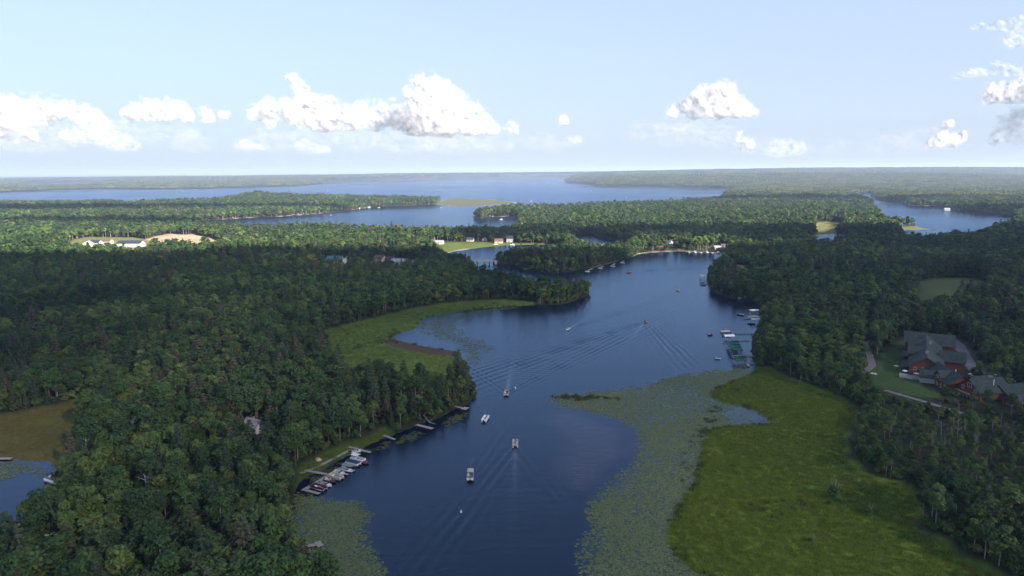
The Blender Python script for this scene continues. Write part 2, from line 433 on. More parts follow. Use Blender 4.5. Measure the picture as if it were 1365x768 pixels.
# ------------------------------------------------------------------ water, with the boats' wakes as real waves
# boat pixel, a pixel it heads for, wave height, spread
WAKES = [((687, 596), (688, 560), 0.05, 0.36, 130), ((675, 525), (668, 560), 0.10, 0.62, 170), ((860, 428), (885, 395), 0.12, 0.42, 170),
         ((757, 439), (735, 452), 0.09, 0.30, 130), ((838, 363), (800, 366), 0.10, 0.16, 110), ((903, 386), (880, 378), 0.06, 0.3, 60),
         ((627, 636), (622, 690), 0.03, 0.35, 60), ((647, 559), (640, 575), 0.02, 0.4, 40)]
def build_water():
    def axis(lo, hi, step, far_lo, far_hi, n):
        c = np.arange(lo, hi + step, step)
        up = hi + np.geomspace(step * 2, far_hi - hi, n); dn = lo - np.geomspace(step * 2, lo - far_lo, n)
        return np.concatenate([dn[::-1], c, up])
    xs = axis(-130, 300, 0.85, -60000, 60000, 22); ys = axis(180, 860, 1.15, -3000, 60000, 22)
    X, Y = np.meshgrid(xs, ys); x, y = X.ravel(), Y.ravel()
    z = np.zeros(x.shape); foam = np.zeros(x.shape)
    for (bp, hp, amp, tana, reach) in WAKES:
        b, h = np.array(G(*bp)), np.array(G(*hp)); u = (h - b) / np.linalg.norm(h - b)
        dx, dy = x - b[0], y - b[1]
        sb = -(dx * u[0] + dy * u[1]); t = np.abs(-dx * u[1] + dy * u[0])
        k = (sb > -2) & (sb < reach * 2.2)
        arm = t - (sb + 1.5) * tana
        w = 2.2 + 0.055 * np.clip(sb, 0, None)
        lam = 3.2 + 0.012 * np.clip(sb, 0, None)
        e = np.exp(-((arm + w * 0.7) / (w * 1.5)) ** 2) * np.exp(-np.clip(sb, 0, None) / reach) * np.clip((sb + 2) / 5, 0, 1)
        brk = np.clip(0.8 + 0.75 * vnoise(x, y, 9, 46) + 0.4 * vnoise(x, y, 26, 47), 0, 1.3)
        arm = arm + 0.5 * vnoise(x, y, 18, 48)
        z += np.where(k, 2.7 * brk * amp * e * np.cos(2 * np.pi * (arm * 0.92 + sb * 0.06) / lam), 0)
        tw = np.exp(-(t / (w * 1.2)) ** 2) * 0.35 * np.exp(-np.clip(sb, 0, None) / (reach * 0.6)) * np.clip((sb + 1) / 6, 0, 1)
        z += np.where(k, amp * tw * np.cos(2 * np.pi * sb / 4.6 + 0.02 * t * t), 0)
        foam += np.where(k & (sb > 1.5), np.exp(-(t / (0.8 + 0.012 * sb)) ** 2) * np.exp(-sb / (reach * 0.16)) * 0.22 * min(1, amp / 0.08), 0)
    # long slow trains of old wakes crossing the wide part of the channel
    q = chaikin(poly([(600,480),(640,430),(760,405),(880,345),(940,350),(950,440),(955,485),(880,505),(760,520),(650,520)]))
    wide = np.clip(sdf(q, x, y, 60) / 30, 0, 1)
    z += wide * 0.06 * np.sin(2 * np.pi * (0.25 * x + 0.97 * y) / 4.3 + 2.2 * vnoise(x, y, 60, 41)) * np.clip(0.4 + vnoise(x, y, 70, 42), 0, 1)
    z += wide * 0.045 * np.sin(2 * np.pi * (-0.45 * x + 0.9 * y) / 3.7 + 2.0 * vnoise(x, y, 50, 43)) * np.clip(0.4 + vnoise(x, y, 60, 44), 0, 1)
    calm = np.clip(-np.maximum(sdf(PAD_MAIN, x, y, 60), sdf(PAD_COVE, x, y, 60)) / 9, 0, 1)
    z *= calm
    wq = chaikin(poly([(726,545),(760,551),(820,566),(842,585),(835,615),(800,640),(770,660),(748,640),(742,600),(735,570)]))
    weed = np.clip(sdf(wq, x, y, 60) / 9 + 0.3 + 0.5 * vnoise(x, y, 9, 45), 0, 1)
    me = np_mesh("water", np.stack([x, y, z], 1), grid_quads(len(ys), len(xs)), [], True)
    weed2 = np.clip(np.maximum(sdf(PAD_MAIN, x, y, 60), sdf(PAD_COVE, x, y, 60)) / 8, 0, 1)
    attr(me, "foam", np.clip(foam, 0, 0.8)); attr(me, "weed", weed); attr(me, "pads", weed2)
    m = bpy.data.materials.new("lake_water"); m.use_nodes = True
    n, l = m.node_tree.nodes, m.node_tree.links; b = n["Principled BSDF"]
    geo = n.new("ShaderNodeNewGeometry")
    def noise(scale, detail=3, stretch=None):
        t = n.new("ShaderNodeTexNoise"); t.inputs["Scale"].default_value = scale; t.inputs["Detail"].default_value = detail
        if stretch:
            mp = n.new("ShaderNodeMapping"); mp.inputs["Scale"].default_value = stretch
            l.new(geo.outputs["Position"], mp.inputs[0]); l.new(mp.outputs[0], t.inputs["Vector"])
        else: l.new(geo.outputs["Position"], t.inputs["Vector"])
        return t.outputs["Fac"]
    def attribute(nm):
        a = n.new("ShaderNodeAttribute"); a.attribute_name = nm; return a.outputs["Fac"]
    def mixc(f, a, c):
        mx = n.new("ShaderNodeMix"); mx.data_type = 'RGBA'; l.new(f, mx.inputs[0])
        if isinstance(a, tuple): mx.inputs[6].default_value = (*a, 1)
        else: l.new(a, mx.inputs[6])
        mx.inputs[7].default_value = (*c, 1); return mx.outputs[2]
    c = mixc(attribute("weed"), (0.0015, 0.005, 0.016), (0.030, 0.022, 0.034))
    c = mixc(attribute("pads"), c, (0.030, 0.038, 0.020))
    c = mixc(attribute("foam"), c, (0.6, 0.63, 0.66))
    n.remove(b)
    df = n.new("ShaderNodeBsdfDiffuse"); l.new(c, df.inputs[0])
    gl = n.new("ShaderNodeBsdfGlossy"); gl.inputs[0].default_value = (0.68, 0.94, 1.25, 1)
    # wind patches: rougher and smoother water
    mr = n.new("ShaderNodeMapRange"); mr.inputs[1].default_value = 0.35; mr.inputs[2].default_value = 0.65; mr.inputs[3].default_value = 0.08; mr.inputs[4].default_value = 0.22
    l.new(noise(0.0035, 4, (0.35, 1.0, 1.0)), mr.inputs[0]); l.new(mr.outputs[0], gl.inputs["Roughness"])
    b1 = n.new("ShaderNodeBump"); b1.inputs["Strength"].default_value = 1.0; b1.inputs["Distance"].default_value = 0.07
    l.new(noise(1.1, 3, (0.7, 1.25, 1.0)), b1.inputs["Height"])
    b2 = n.new("ShaderNodeBump"); b2.inputs["Strength"].default_value = 1.0; b2.inputs["Distance"].default_value = 0.09
    l.new(noise(0.22, 3, (0.6, 1.3, 1.0)), b2.inputs["Height"]); l.new(b1.outputs[0], b2.inputs["Normal"])
    l.new(b2.outputs[0], gl.inputs["Normal"])
    fr = n.new("ShaderNodeFresnel"); fr.inputs["IOR"].default_value = 1.34; l.new(b2.outputs[0], fr.inputs["Normal"])
    mxs = n.new("ShaderNodeMixShader"); 
    # waves hide one another at a grazing angle, so the reflection levels off
    dn = n.new("ShaderNodeMath"); dn.operation = 'MULTIPLY_ADD'; l.new(fr.outputs[0], dn.inputs[0]); dn.inputs[1].default_value = 1.5; dn.inputs[2].default_value = 1.0
    dv = n.new("ShaderNodeMath"); dv.operation = 'DIVIDE'; l.new(fr.outputs[0], dv.inputs[0]); l.new(dn.outputs[0], dv.inputs[1])
    l.new(dv.outputs[0], mxs.inputs[0]); l.new(df.outputs[0], mxs.inputs[1]); l.new(gl.outputs[0], mxs.inputs[2])
    l.new(mxs.outputs[0], n["Material Output"].inputs[0])
    me.materials.append(m)
    return tag(obj("water", me), kind="structure")
build_water()

# ------------------------------------------------------------------ clouds
def cloud_mat(name, alphas, col=(0.58, 0.58, 0.59)):
    """vapour: denser from the outer shell to the core"""
    ms = []
    for i, alpha in enumerate(alphas):
        m = bpy.data.materials.new(name); m.use_nodes = True
        n, l = m.node_tree.nodes, m.node_tree.links
        for k in list(n):
            if k.type == 'BSDF_PRINCIPLED': n.remove(k)
        out = n["Material Output"]
        d = n.new("ShaderNodeBsdfDiffuse"); d.inputs[0].default_value = (*col, 1)
        tl = n.new("ShaderNodeBsdfTranslucent"); tl.inputs[0].default_value = (*col, 1)
        a = n.new("ShaderNodeMixShader"); a.inputs[0].default_value = 0.25
        l.new(d.outputs[0], a.inputs[1]); l.new(tl.outputs[0], a.inputs[2])
        # light scattered about inside the cloud evens out its shading: bend the normals towards the sunlit side
        gn = n.new("ShaderNodeNewGeometry"); sc_ = n.new("ShaderNodeVectorMath"); sc_.operation = 'SCALE'; sc_.inputs["Scale"].default_value = 0.46; l.new(gn.outputs["Normal"], sc_.inputs[0])
        ad = n.new("ShaderNodeVectorMath"); ad.operation = 'ADD'; l.new(sc_.outputs[0], ad.inputs[0]); ad.inputs[1].default_value = (sun_dir.x * 0.5, sun_dir.y * 0.5, sun_dir.z * 0.5 + 0.25)
        nm_ = n.new("ShaderNodeVectorMath"); nm_.operation = 'NORMALIZE'; l.new(ad.outputs[0], nm_.inputs[0]); l.new(nm_.outputs[0], d.inputs["Normal"])
        tp = n.new("ShaderNodeBsdfTransparent")
        mx = n.new("ShaderNodeMixShader"); mx.inputs[0].default_value = alpha
        l.new(tp.outputs[0], mx.inputs[1]); l.new(a.outputs[0], mx.inputs[2]); l.new(mx.outputs[0], out.inputs[0])
        ms.append(m)
    return ms
ISO = (-0.34, -0.26, -0.18, -0.10, -0.02, 0.06, 0.16, 0.30)
CLOUD = cloud_mat("cumulus_vapour", (0.018, 0.026, 0.036, 0.048, 0.06, 0.075, 0.09, 0.11))
SOFT = cloud_mat("soft_vapour", (0.012, 0.015, 0.018, 0.022, 0.026))
THIN = cloud_mat("thin_vapour", (0.011, 0.012, 0.013), (0.52, 0.50, 0.50))
GREY = cloud_mat("grey_vapour", (0.010, 0.016, 0.022, 0.028, 0.034, 0.04, 0.045, 0.05), (0.36, 0.40, 0.47))

def noise3(p, seed):
    g = np.random.default_rng(seed).random((64, 64, 64)).astype(np.float32) * 2 - 1
    i = np.floor(p).astype(np.int32); w = (p - i).astype(np.float32); w = w * w * (3 - 2 * w)
    out = 0
    for dx in (0, 1):
        for dy in (0, 1):
            for dz in (0, 1):
                k = (w[..., 0] if dx else 1 - w[..., 0]) * (w[..., 1] if dy else 1 - w[..., 1]) * (w[..., 2] if dz else 1 - w[..., 2])
                out = out + k * g[(i[..., 0] + dx) % 64, (i[..., 1] + dy) % 64, (i[..., 2] + dz) % 64]
    return out

def surface_nets(f, iso):
    """isosurface of a grid as vertices (grid units) and quads"""
    s = f > iso
    nx, ny, nz = f.shape
    cnt = np.zeros((nx - 1, ny - 1, nz - 1), np.int8)
    for dx in (0, 1):
        for dy in (0, 1):
            for dz in (0, 1):
                cnt += s[dx:nx - 1 + dx, dy:ny - 1 + dy, dz:nz - 1 + dz]
    mixed = (cnt > 0) & (cnt < 8)
    cells = np.argwhere(mixed)
    idx = np.full(mixed.shape, -1, np.int64); idx[mixed] = np.arange(len(cells))
    acc = np.zeros((len(cells), 3)); num = np.zeros(len(cells))
    for ax in range(3):
        e = np.zeros(3, int); e[ax] = 1
        o1, o2 = [k for k in range(3) if k != ax]
        for a in (0, 1):
            for b in (0, 1):
                c0 = np.zeros(3, int); c0[o1] = a; c0[o2] = b
                A = cells + c0; B = A + e
                fa = f[A[:, 0], A[:, 1], A[:, 2]]; fb = f[B[:, 0], B[:, 1], B[:, 2]]
                k = (fa > iso) != (fb > iso)
                t = np.where(k, (iso - fa) / np.where(k, fb - fa, 1), 0)
                p = c0 + t[:, None] * e
                acc[k] += p[k]; num[k] += 1
    v = cells + acc / np.maximum(num, 1)[:, None]
    q = []
    for ax in range(3):
        o1, o2 = [(1, 2), (2, 0), (0, 1)][ax]
        sl0 = [slice(None)] * 3; sl1 = [slice(None)] * 3
        sl0[ax] = slice(0, -1); sl1[ax] = slice(1, None)
        ch = s[tuple(sl0)] != s[tuple(sl1)]
        E = np.argwhere(ch)
        lim = np.array(mixed.shape)
        E = E[(E[:, o1] >= 1) & (E[:, o2] >= 1) & (E[:, o1] < lim[o1]) & (E[:, o2] < lim[o2])]
        def at_(d1, d2):
            c = E.copy(); c[:, o1] += d1; c[:, o2] += d2
            return idx[c[:, 0], c[:, 1], c[:, 2]]
        Q = np.stack([at_(-1, -1), at_(0, -1), at_(0, 0), at_(-1, 0)], 1)
        flip = ~s[E[:, 0], E[:, 1], E[:, 2]]
        Q[flip] = Q[flip][:, ::-1]
        q.append(Q)
    return v, np.concatenate(q)

def ico(sub):
    import bmesh
    bm = bmesh.new(); bmesh.ops.create_icosphere(bm, subdivisions=sub, radius=1.0)
    v = np.array([p.co[:] for p in bm.verts]); f = np.array([[q.index for q in k.verts] for k in bm.faces]); bm.free()
    return v, f
ICO2, ICO3 = ico(2), ico(3)

def puffs(blobs, rnd, levels=2, kids=9):
    """billow out each blob with smaller ones on its upper surface"""
    out = []; cur = blobs
    for lv in range(levels):
        nxt = []
        for (c, r) in cur:
            for _ in range(kids if lv == 0 else 6):
                d = rnd.normal(size=3); d /= np.linalg.norm(d)
                if d[2] < -0.25: d[2] *= -0.6
                nxt.append((c + d * r * np.array([1, 1, 0.9]) * rnd.uniform(0.55, 0.86), r * rnd.uniform(0.34, 0.6)))
        out += cur; cur = nxt
    return out + cur

def cloud(label, pix, D, base_y, material, seed, group=None, cell=1.4, rough=1.1):
    """a cumulus body: the union of the traced billows, roughened by noise, as nested shells of vapour"""
    rnd = np.random.default_rng(seed)
    cell = 2.2 if material is THIN else cell
    k = D / F
    def pt(px, py):
        d = fv + rv * ((px - W0 / 2) / F) - uv * ((py - H0 / 2) / F)
        return np.array([0, 0, CAM_H]) + d * (D / d[1])
    cx = sum(p[0] for p in pix) / len(pix)
    base = pt(cx, base_y)
    B = []
    for px, py, pr in pix:
        pr = pr * (2.1 if material in (THIN, SOFT) else 1.3)
        c = (pt(px, py) - base) / k; c[1] += rnd.uniform(-0.6, 0.6) * pr
        B.append((c, pr))
        for _ in range(3):
            d = rnd.normal(size=3); d /= np.linalg.norm(d); d[2] = abs(d[2]) if d[2] < -0.3 else d[2]
            B.append((c + d * pr * rnd.uniform(0.45, 0.8), pr * rnd.uniform(0.35, 0.55)))
    flat = np.array([1, 1, 2.0]) if material in (THIN, SOFT) else np.ones(3)
    C = np.array([b[0] for b in B]); Rr = np.array([b[1] for b in B])
    pad = 4 + Rr.max() * 0.3
    lo = (C - Rr[:, None]).min(0) - pad; hi = (C + Rr[:, None]).max(0) + pad
    lo[2] = max(lo[2], -4)
    n = np.ceil((hi - lo) / cell).astype(int) + 1
    gx = [lo[i] + np.arange(n[i]) * cell for i in range(3)]
    Gd = np.stack(np.meshgrid(*gx, indexing='ij'), -1)
    f = np.full(n, -9.0)
    for c, r in zip(C, Rr):
        i0 = np.maximum(((c - r * 2 - 3 - lo) / cell).astype(int), 0); i1 = np.minimum(((c + r * 2 + 3 - lo) / cell).astype(int) + 2, n)
        sl = tuple(slice(a, b) for a, b in zip(i0, i1))
        d = np.linalg.norm((Gd[sl] - c) / r * flat, axis=-1)
        f[sl] = np.maximum(f[sl], (1 - d) * min(1.0, 0.5 + r / 16))
    nz = 0
    for sc_, am in ((13.0, 0.46), (6.5, 0.34), (3.4, 0.18), (1.9, 0.10)):
        nz = nz + am * noise3(Gd / sc_ + seed * 7.3, seed)
    f = f + rough * nz - 0.10
    f = f - np.clip(-(Gd[..., 2] - 1.5 + 1.5 * noise3(Gd * np.array([0.12, 0.12, 0.0]) + seed, seed)) / 5, 0, 9)
    for ax in range(3):
        f = np.moveaxis(f, ax, 0); f[0] = -9; f[-1] = -9; f = np.moveaxis(f, 0, ax)
    V, Q, MI, o = [], [], [], 0
    for i, iso in enumerate(ISO[:len(material)]):
        v, q = surface_nets(f, iso)
        if not len(q): continue
        V.append((lo + v * cell) * k); Q.append(q + o); MI.append(np.full(len(q), i)); o += len(v)
    me = np_mesh("cloud", np.concatenate(V), np.concatenate(Q), material, True)
    me.polygons.foreach_set("material_index", np.concatenate(MI).astype(np.int32))
    return tag(obj("cloud", me, None, tuple(base)), label, "cloud", group)

cloud("tall bright cumulus cloud tower rising highest over the big lake", [(560,108,9),(566,120,13),(580,130,15),(563,142,15),(594,137,14),(608,150,16),(622,158,14),(578,155,22),(602,166,16),(636,168,12),(560,168,16),(652,174,8),(682,172,6),(588,176,16),(620,174,14)], 36000, 181, CLOUD, 11)
cloud("long white cumulus bank with one narrow leaning tower on top", [(393,106,6),(397,117,7),(403,129,9),(410,137,10),(345,150,9),(364,152,11),(384,150,12),(404,150,13),(425,148,12),(446,158,12),(465,159,12),(484,154,12),(500,158,11),(515,154,11),(530,156,12),(545,160,11),(435,163,12)], 38000, 176, CLOUD, 12)
cloud("low flat cumulus cloud with a grey underside beside the long bank", [(172,153,7),(190,149,9),(210,149,10),(230,150,10),(250,153,9),(275,154,7),(297,154,5)], 42000, 165, CLOUD, 13)
cloud("broad ragged cumulus cloud farthest out over the wooded shore", [(2,142,9),(20,149,12),(40,150,11),(60,150,10),(80,152,9),(97,148,8),(112,155,8),(22,168,11),(38,182,8),(130,158,7),(8,175,8)], 40000, 192, CLOUD, 14)
cloud("lone white cumulus cloud with a flat base over the wooded hills", [(898,149,6),(915,142,8),(930,134,9),(945,125,9),(956,131,12),(970,142,10),(990,145,8),(1001,149,5),(925,151,8),(950,150,10),(978,152,7)], 36000, 159, CLOUD, 15)
cloud("small upright cumulus puff beneath the lone white cloud", [(987,178,4),(989,188,6),(993,197,7)], 44000, 207, CLOUD, 16)
cloud("faint pinkish cumulus puff low over the far ridge", [(1044,195,7),(1053,200,8),(1036,202,5)], 48000, 210, SOFT, 17)
cloud("small pointed cumulus cloud beside the grey cloud bank", [(1262,168,5),(1258,178,7),(1266,187,8),(1248,187,7),(1282,185,6),(1238,191,5)], 42000, 199, CLOUD, 18)
cloud("blue grey cloud bank with a bright upper rim", [(1320,128,9),(1340,124,10),(1360,122,11),(1380,122,13),(1400,128,16),(1350,133,8)], 30000, 139, CLOUD, 19)
cloud("dark blue grey sheet of cloud hanging low over the woods", [(1325,188,7),(1342,180,10),(1358,170,13),(1375,165,16),(1395,165,20)], 30000, 194, GREY, 20)
cloud("thin white streak of cloud high above the grey bank", [(1280,102,3),(1295,99,4),(1310,96,5),(1326,93,6),(1345,95,5),(1365,96,5)], 26000, 103, SOFT, 21)
cloud("torn wisp of cloud highest of all above the woods", [(1305,35,3),(1325,35,4),(1345,37,5),(1358,33,8),(1368,45,9),(1350,55,6),(1380,35,10)], 22000, 70, SOFT, 22)
cloud("tiny round cloud puff beside the tall cumulus tower", [(752,158,4),(751,163,4)], 40000, 168, CLOUD, 23)
cloud("tiny low cloud puff over the far lake shore", [(766,187,4),(758,190,4)], 46000, 194, SOFT, 24)
cloud("faint pink cloud shred under the long bank", [(405,194,5),(415,198,6),(428,201,5)], 48000, 206, SOFT, 25)
cloud("faint low cloud shred under the flat cumulus", [(330,191,4),(338,196,5),(350,199,3)], 48000, 202, SOFT, 26)
cloud("pale veil of cloud below the ragged cumulus", [(115,176,8),(132,180,10),(150,190,8),(165,196,7),(100,185,8)], 48000, 203, SOFT, 27)
cloud("pale row of low cloud under the tall cumulus tower", [(575,196,5),(600,194,6),(625,194,6),(650,196,5),(680,198,4)], 50000, 201, THIN, 28)
cloud("wide pale cloud veil low along the lake horizon", [(330,192,8),(370,188,10),(420,186,12),(480,186,12),(540,190,13),(600,192,12),(660,190,10),(720,190,9),(250,190,9)], 52000, 205, THIN, 31)
cloud("pinkish veil of low cloud behind the ragged cumulus", [(0,180,14),(40,190,14),(80,172,12),(120,170,12),(160,176,10),(200,182,9),(240,176,8)], 54000, 204, THIN, 32)
cloud("pale veil low above the wooded hills", [(860,176,8),(910,180,10),(960,186,9),(1010,196,9),(1060,200,8),(1110,198,7),(1180,192,9),(1230,186,10)], 54000, 206, THIN, 33)
cloud("thin flat cloud under the lone white cloud", [(880,172,5),(900,174,5),(925,170,6),(945,172,6),(962,175,4)], 46000, 178, THIN, 29)
cloud("grey smudge of cloud above the ragged cumulus", [(10,126,4),(30,124,3),(50,125,3),(70,128,3)], 34000, 129, THIN, 30)

# broken clouds overhead on the sun's side: they keep the near woods and marsh in shade, as in the photograph
def thin_cloud(alpha):
    m = bpy.data.materials.new("cloud_body"); m.use_nodes = True
    n, l = m.node_tree.nodes, m.node_tree.links; b = n["Principled BSDF"]; b.inputs["Base Color"].default_value = (0.9, 0.9, 0.92, 1); b.inputs["Roughness"].default_value = 1.0; b.inputs["Specular IOR Level"].default_value = 0.0
    t = n.new("ShaderNodeTexNoise"); t.inputs["Scale"].default_value = 0.006; t.inputs["Detail"].default_value = 3
    tc = n.new("ShaderNodeTexCoord"); l.new(tc.outputs["Object"], t.inputs["Vector"])
    mr = n.new("ShaderNodeMapRange"); mr.inputs[1].default_value = 0.35; mr.inputs[2].default_value = 0.65; mr.inputs[3].default_value = alpha - 0.14; mr.inputs[4].default_value = alpha + 0.14
    l.new(t.outputs["Fac"], mr.inputs[0]); l.new(mr.outputs[0], b.inputs["Alpha"])
    return m
CLOUD_BODY = thin_cloud(0.64)
def overhead(label, gx, gy, ax, ay, thick, alt, seed):
    """a cumulus with a flat base whose shadow falls round the ground point gx, gy"""
    k = alt / sun_dir.z
    c = np.array([gx + sun_dir.x * k, gy + sun_dir.y * k, alt])
    nr, na = 26, 90
    q = np.linspace(0, 1, nr); a = np.linspace(0, 2 * math.pi, na, endpoint=False)
    Q, A = np.meshgrid(q, a, indexing='ij')
    wob = 1 + 0.16 * vnoise(np.cos(A) * 3 + 9, np.sin(A) * 3 + 9, 1.0, seed) + 0.07 * vnoise(np.cos(A) * 9 + 9, np.sin(A) * 9 + 9, 1.0, seed + 1)
    x, y = ax * Q * np.cos(A) * wob, ay * Q * np.sin(A) * wob
    up = thick * np.sqrt(np.clip(1 - Q ** 2, 0, 1)) * (0.8 + 0.35 * vnoise(x, y, 180, seed + 2) + 0.2 * vnoise(x, y, 70, seed + 3))
    dn = -0.12 * thick * np.sqrt(np.clip(1 - Q ** 2, 0, 1))
    V = np.concatenate([np.stack([x, y, up], -1).reshape(-1, 3), np.stack([x, y, dn], -1).reshape(-1, 3)])
    i = np.arange(nr - 1)[:, None] * na + np.arange(na)[None, :]; j = np.arange(nr - 1)[:, None] * na + (np.arange(na)[None, :] + 1) % na
    top = np.stack([i, i + na, j + na, j], -1).reshape(-1, 4); bot = top[:, ::-1] + nr * na
    me = np_mesh("cloud", V, np.concatenate([top, bot]), [CLOUD_BODY], True)
    return tag(obj("cloud", me, None, tuple(c)), label, "cloud")
overhead("broad cumulus cloud overhead whose shadow covers the near woods and marsh", 60, 450, 1900, 470, 200, 1350, 51)
overhead("cumulus cloud overhead shading the woods behind the log lodge", 1100, 1020, 700, 150, 130, 1350, 53)
overhead("smaller cumulus cloud overhead shading the wooded lake peninsula", -1500, 2100, 900, 130, 90, 1500, 55)
overhead("ragged cumulus cloud overhead shading the far lake woods", 1750, 1800, 600, 130, 90, 1500, 56)
overhead("narrow cumulus cloud overhead shading the woods behind the far marina", 330, 1190, 420, 85, 80, 1400, 58)
overhead("slim cumulus cloud overhead shading the woods beyond the warehouse", -700, 1500, 420, 60, 70, 1500, 59)
overhead("faint cumulus cloud overhead shading the middle of the long wooded land", 900, 2500, 700, 130, 90, 1500, 60)

# ------------------------------------------------------------------ haze
def build_haze():
    b = MB().box((0, 28000, 133), (122600, 66600, 274))
    m = bpy.data.materials.new("haze_air"); m.use_nodes = True
    n, l = m.node_tree.nodes, m.node_tree.links
    for k in list(n):
        if k.type == 'BSDF_PRINCIPLED': n.remove(k)
    v = n.new("ShaderNodeVolumePrincipled")
    v.inputs["Color"].default_value = (0.58, 0.71, 0.98, 1)
    v.inputs["Density"].default_value = 6.2e-5
    v.inputs["Anisotropy"].default_value = 0.1
    l.new(v.outputs[0], n["Material Output"].inputs["Volume"])
    return tag(b.build("haze", m), kind="stuff")
build_haze()

# ------------------------------------------------------------------ vegetation: prototypes
BARK = mat("bark_brown", (0.085, 0.065, 0.05), 0.9, 0, 0.1, 0.35, 3.0)
BIRCH = mat("bark_pale", (0.22, 0.20, 0.18), 0.85, 0, 0.1, 0.35, 4.0)
DEADW = mat("dead_wood", (0.27, 0.255, 0.24), 0.9, 0, 0.1, 0.3, 4.0)
LEAF = leaf_mat("leaf_green", (0.030, 0.054, 0.015), (0.060, 0.096, 0.022), (0.116, 0.140, 0.032))
LEAF_D = leaf_mat("leaf_dark", (0.029, 0.058, 0.023), (0.043, 0.086, 0.027), (0.068, 0.115, 0.032))
LEAF_Y = leaf_mat("leaf_pale", (0.062, 0.105, 0.035), (0.084, 0.135, 0.035), (0.124, 0.167, 0.046))
NEEDLE = leaf_mat("needle_green", (0.028, 0.050, 0.026), (0.046, 0.066, 0.030), (0.088, 0.080, 0.052), 0.12)
FAR_LEAF = leaf_mat("leaf_far", (0.038, 0.058, 0.017), (0.074, 0.096, 0.026), (0.125, 0.128, 0.042), 0.18)
SEDGE = leaf_mat("sedge_green", (0.096, 0.126, 0.014), (0.114, 0.146, 0.016), (0.142, 0.158, 0.021), 0.3, False)
REED = leaf_mat("reed_dark", (0.035, 0.050, 0.020), (0.050, 0.065, 0.022), (0.075, 0.075, 0.030), 0.2)
SEDGE_B = leaf_mat("sedge_olive", (0.098, 0.092, 0.025), (0.127, 0.109, 0.028), (0.149, 0.127, 0.039), 0.2)

def leaves(pos, nrm, size, rnd, aspect=0.8):
    """one little four-cornered spray of leaves at each position"""
    n = len(pos)
    a = rnd.normal(size=(n, 3)); u = np.cross(nrm, a); u /= np.linalg.norm(u, axis=1)[:, None] + 1e-9
    w = np.cross(nrm, u); w /= np.linalg.norm(w, axis=1)[:, None] + 1e-9
    s = (size * rnd.uniform(0.6, 1.3, n))[:, None]
    j = lambda: rnd.uniform(0.7, 1.25, (n, 1))
    v = np.stack([pos - u * s * j(), pos - w * s * aspect * j() + nrm * s * 0.18, pos + u * s * j(), pos + w * s * aspect * j() + nrm * s * 0.12], 1).reshape(-1, 3)
    return v, np.arange(n * 4).reshape(n, 4)

def unit(v): return v / (np.linalg.norm(v, axis=1)[:, None] + 1e-9)

def crown_broad(seed, Ht, Rc, n, size, low=0.34, lobes=13, slim=1.0):
    rnd = np.random.default_rng(seed)
    zc = Ht * (1 + low) / 2; hz = Ht * (1 - low) / 2
    L = []
    for i in range(lobes):
        d = rnd.normal(size=3); d /= np.linalg.norm(d); d[2] = d[2] * 0.8 + 0.15
        q = rnd.uniform(0.35, 0.78)
        taper = 1.0 if d[2] < 0 else 1 - 0.25 * d[2]
        L.append((np.array([d[0] * Rc * q * taper, d[1] * Rc * q * taper, zc + d[2] * hz * q]), Rc * rnd.uniform(0.30, 0.52) * slim))
    L.append((np.array([rnd.uniform(-.2, .2) * Rc, rnd.uniform(-.2, .2) * Rc, zc + hz * 0.62]), Rc * 0.42))
    w = np.array([r * r for _, r in L]); k = rnd.choice(len(L), n, p=w / w.sum())
    C = np.array([c for c, _ in L])[k]; Rr = np.array([r for _, r in L])[k][:, None]
    d = unit(rnd.normal(size=(n, 3)) + np.array([0, 0, 0.35]))
    pos = C + d * Rr * rnd.uniform(0.62, 1.08, (n, 1)) * np.array([1, 1, 0.85])
    nrm = unit(d + 0.55 * rnd.normal(size=(n, 3)) + np.array([0, 0, 0.35]))
    return leaves(pos, nrm, size, rnd)

def crown_pine(seed, Ht, Rc, n, size, low=0.25):
    rnd = np.random.default_rng(seed)
    lay = max(6, int(Ht * 0.75)); P_, N_ = [], []
    per = n // lay
    for i in range(lay):
        t = (i + 0.5) / lay; z = Ht * (low + (1 - low) * t)
        rad = Rc * (1 - t) ** 0.75 * rnd.uniform(0.75, 1.15) + 0.25
        arms = rnd.integers(4, 7); a0 = rnd.uniform(0, 6.28)
        m = max(4, int(per * (rad / Rc + 0.25)))
        arm = rnd.integers(0, arms, m); a = a0 + arm * 6.283 / arms + rnd.normal(size=m) * 0.22
        q = rad * np.sqrt(rnd.uniform(0.05, 1, m))
        P_.append(np.stack([q * np.cos(a), q * np.sin(a), z - q * 0.16 + rnd.uniform(-0.3, 0.3, m)], 1))
        N_.append(np.stack([np.cos(a) * 0.5, np.sin(a) * 0.5, np.ones(m)], 1))
    pos, nrm = np.concatenate(P_), np.concatenate(N_)
    return leaves(pos, unit(nrm + 0.4 * rnd.normal(size=nrm.shape)), size, rnd, 0.6)

def trunk_shape(Ht, r, seed, limbs=5, fork=0.5, top=0.85, n=5):
    rnd = random.Random(seed); b = MB()
    lean = (rnd.uniform(-.03, .03) * Ht, rnd.uniform(-.03, .03) * Ht)
    p = (0, 0, -0.4); h1 = Ht * 0.45
    mid = (lean[0] * 0.4, lean[1] * 0.4, h1); tip = (lean[0], lean[1], Ht * top)
    b.bar(p, mid, r, n, r * 0.7); b.bar(mid, tip, r * 0.7, n, r * 0.2)
    for i in range(limbs):
        z = Ht * rnd.uniform(fork * 0.7, 0.75); a = rnd.uniform(0, 6.28); L = Ht * rnd.uniform(0.12, 0.22)
        o = (lean[0] * z / Ht, lean[1] * z / Ht, z)
        b.bar(o, (o[0] + L * math.cos(a), o[1] + L * math.sin(a), z + L * 0.7), r * 0.35, 4, r * 0.1)
    return b

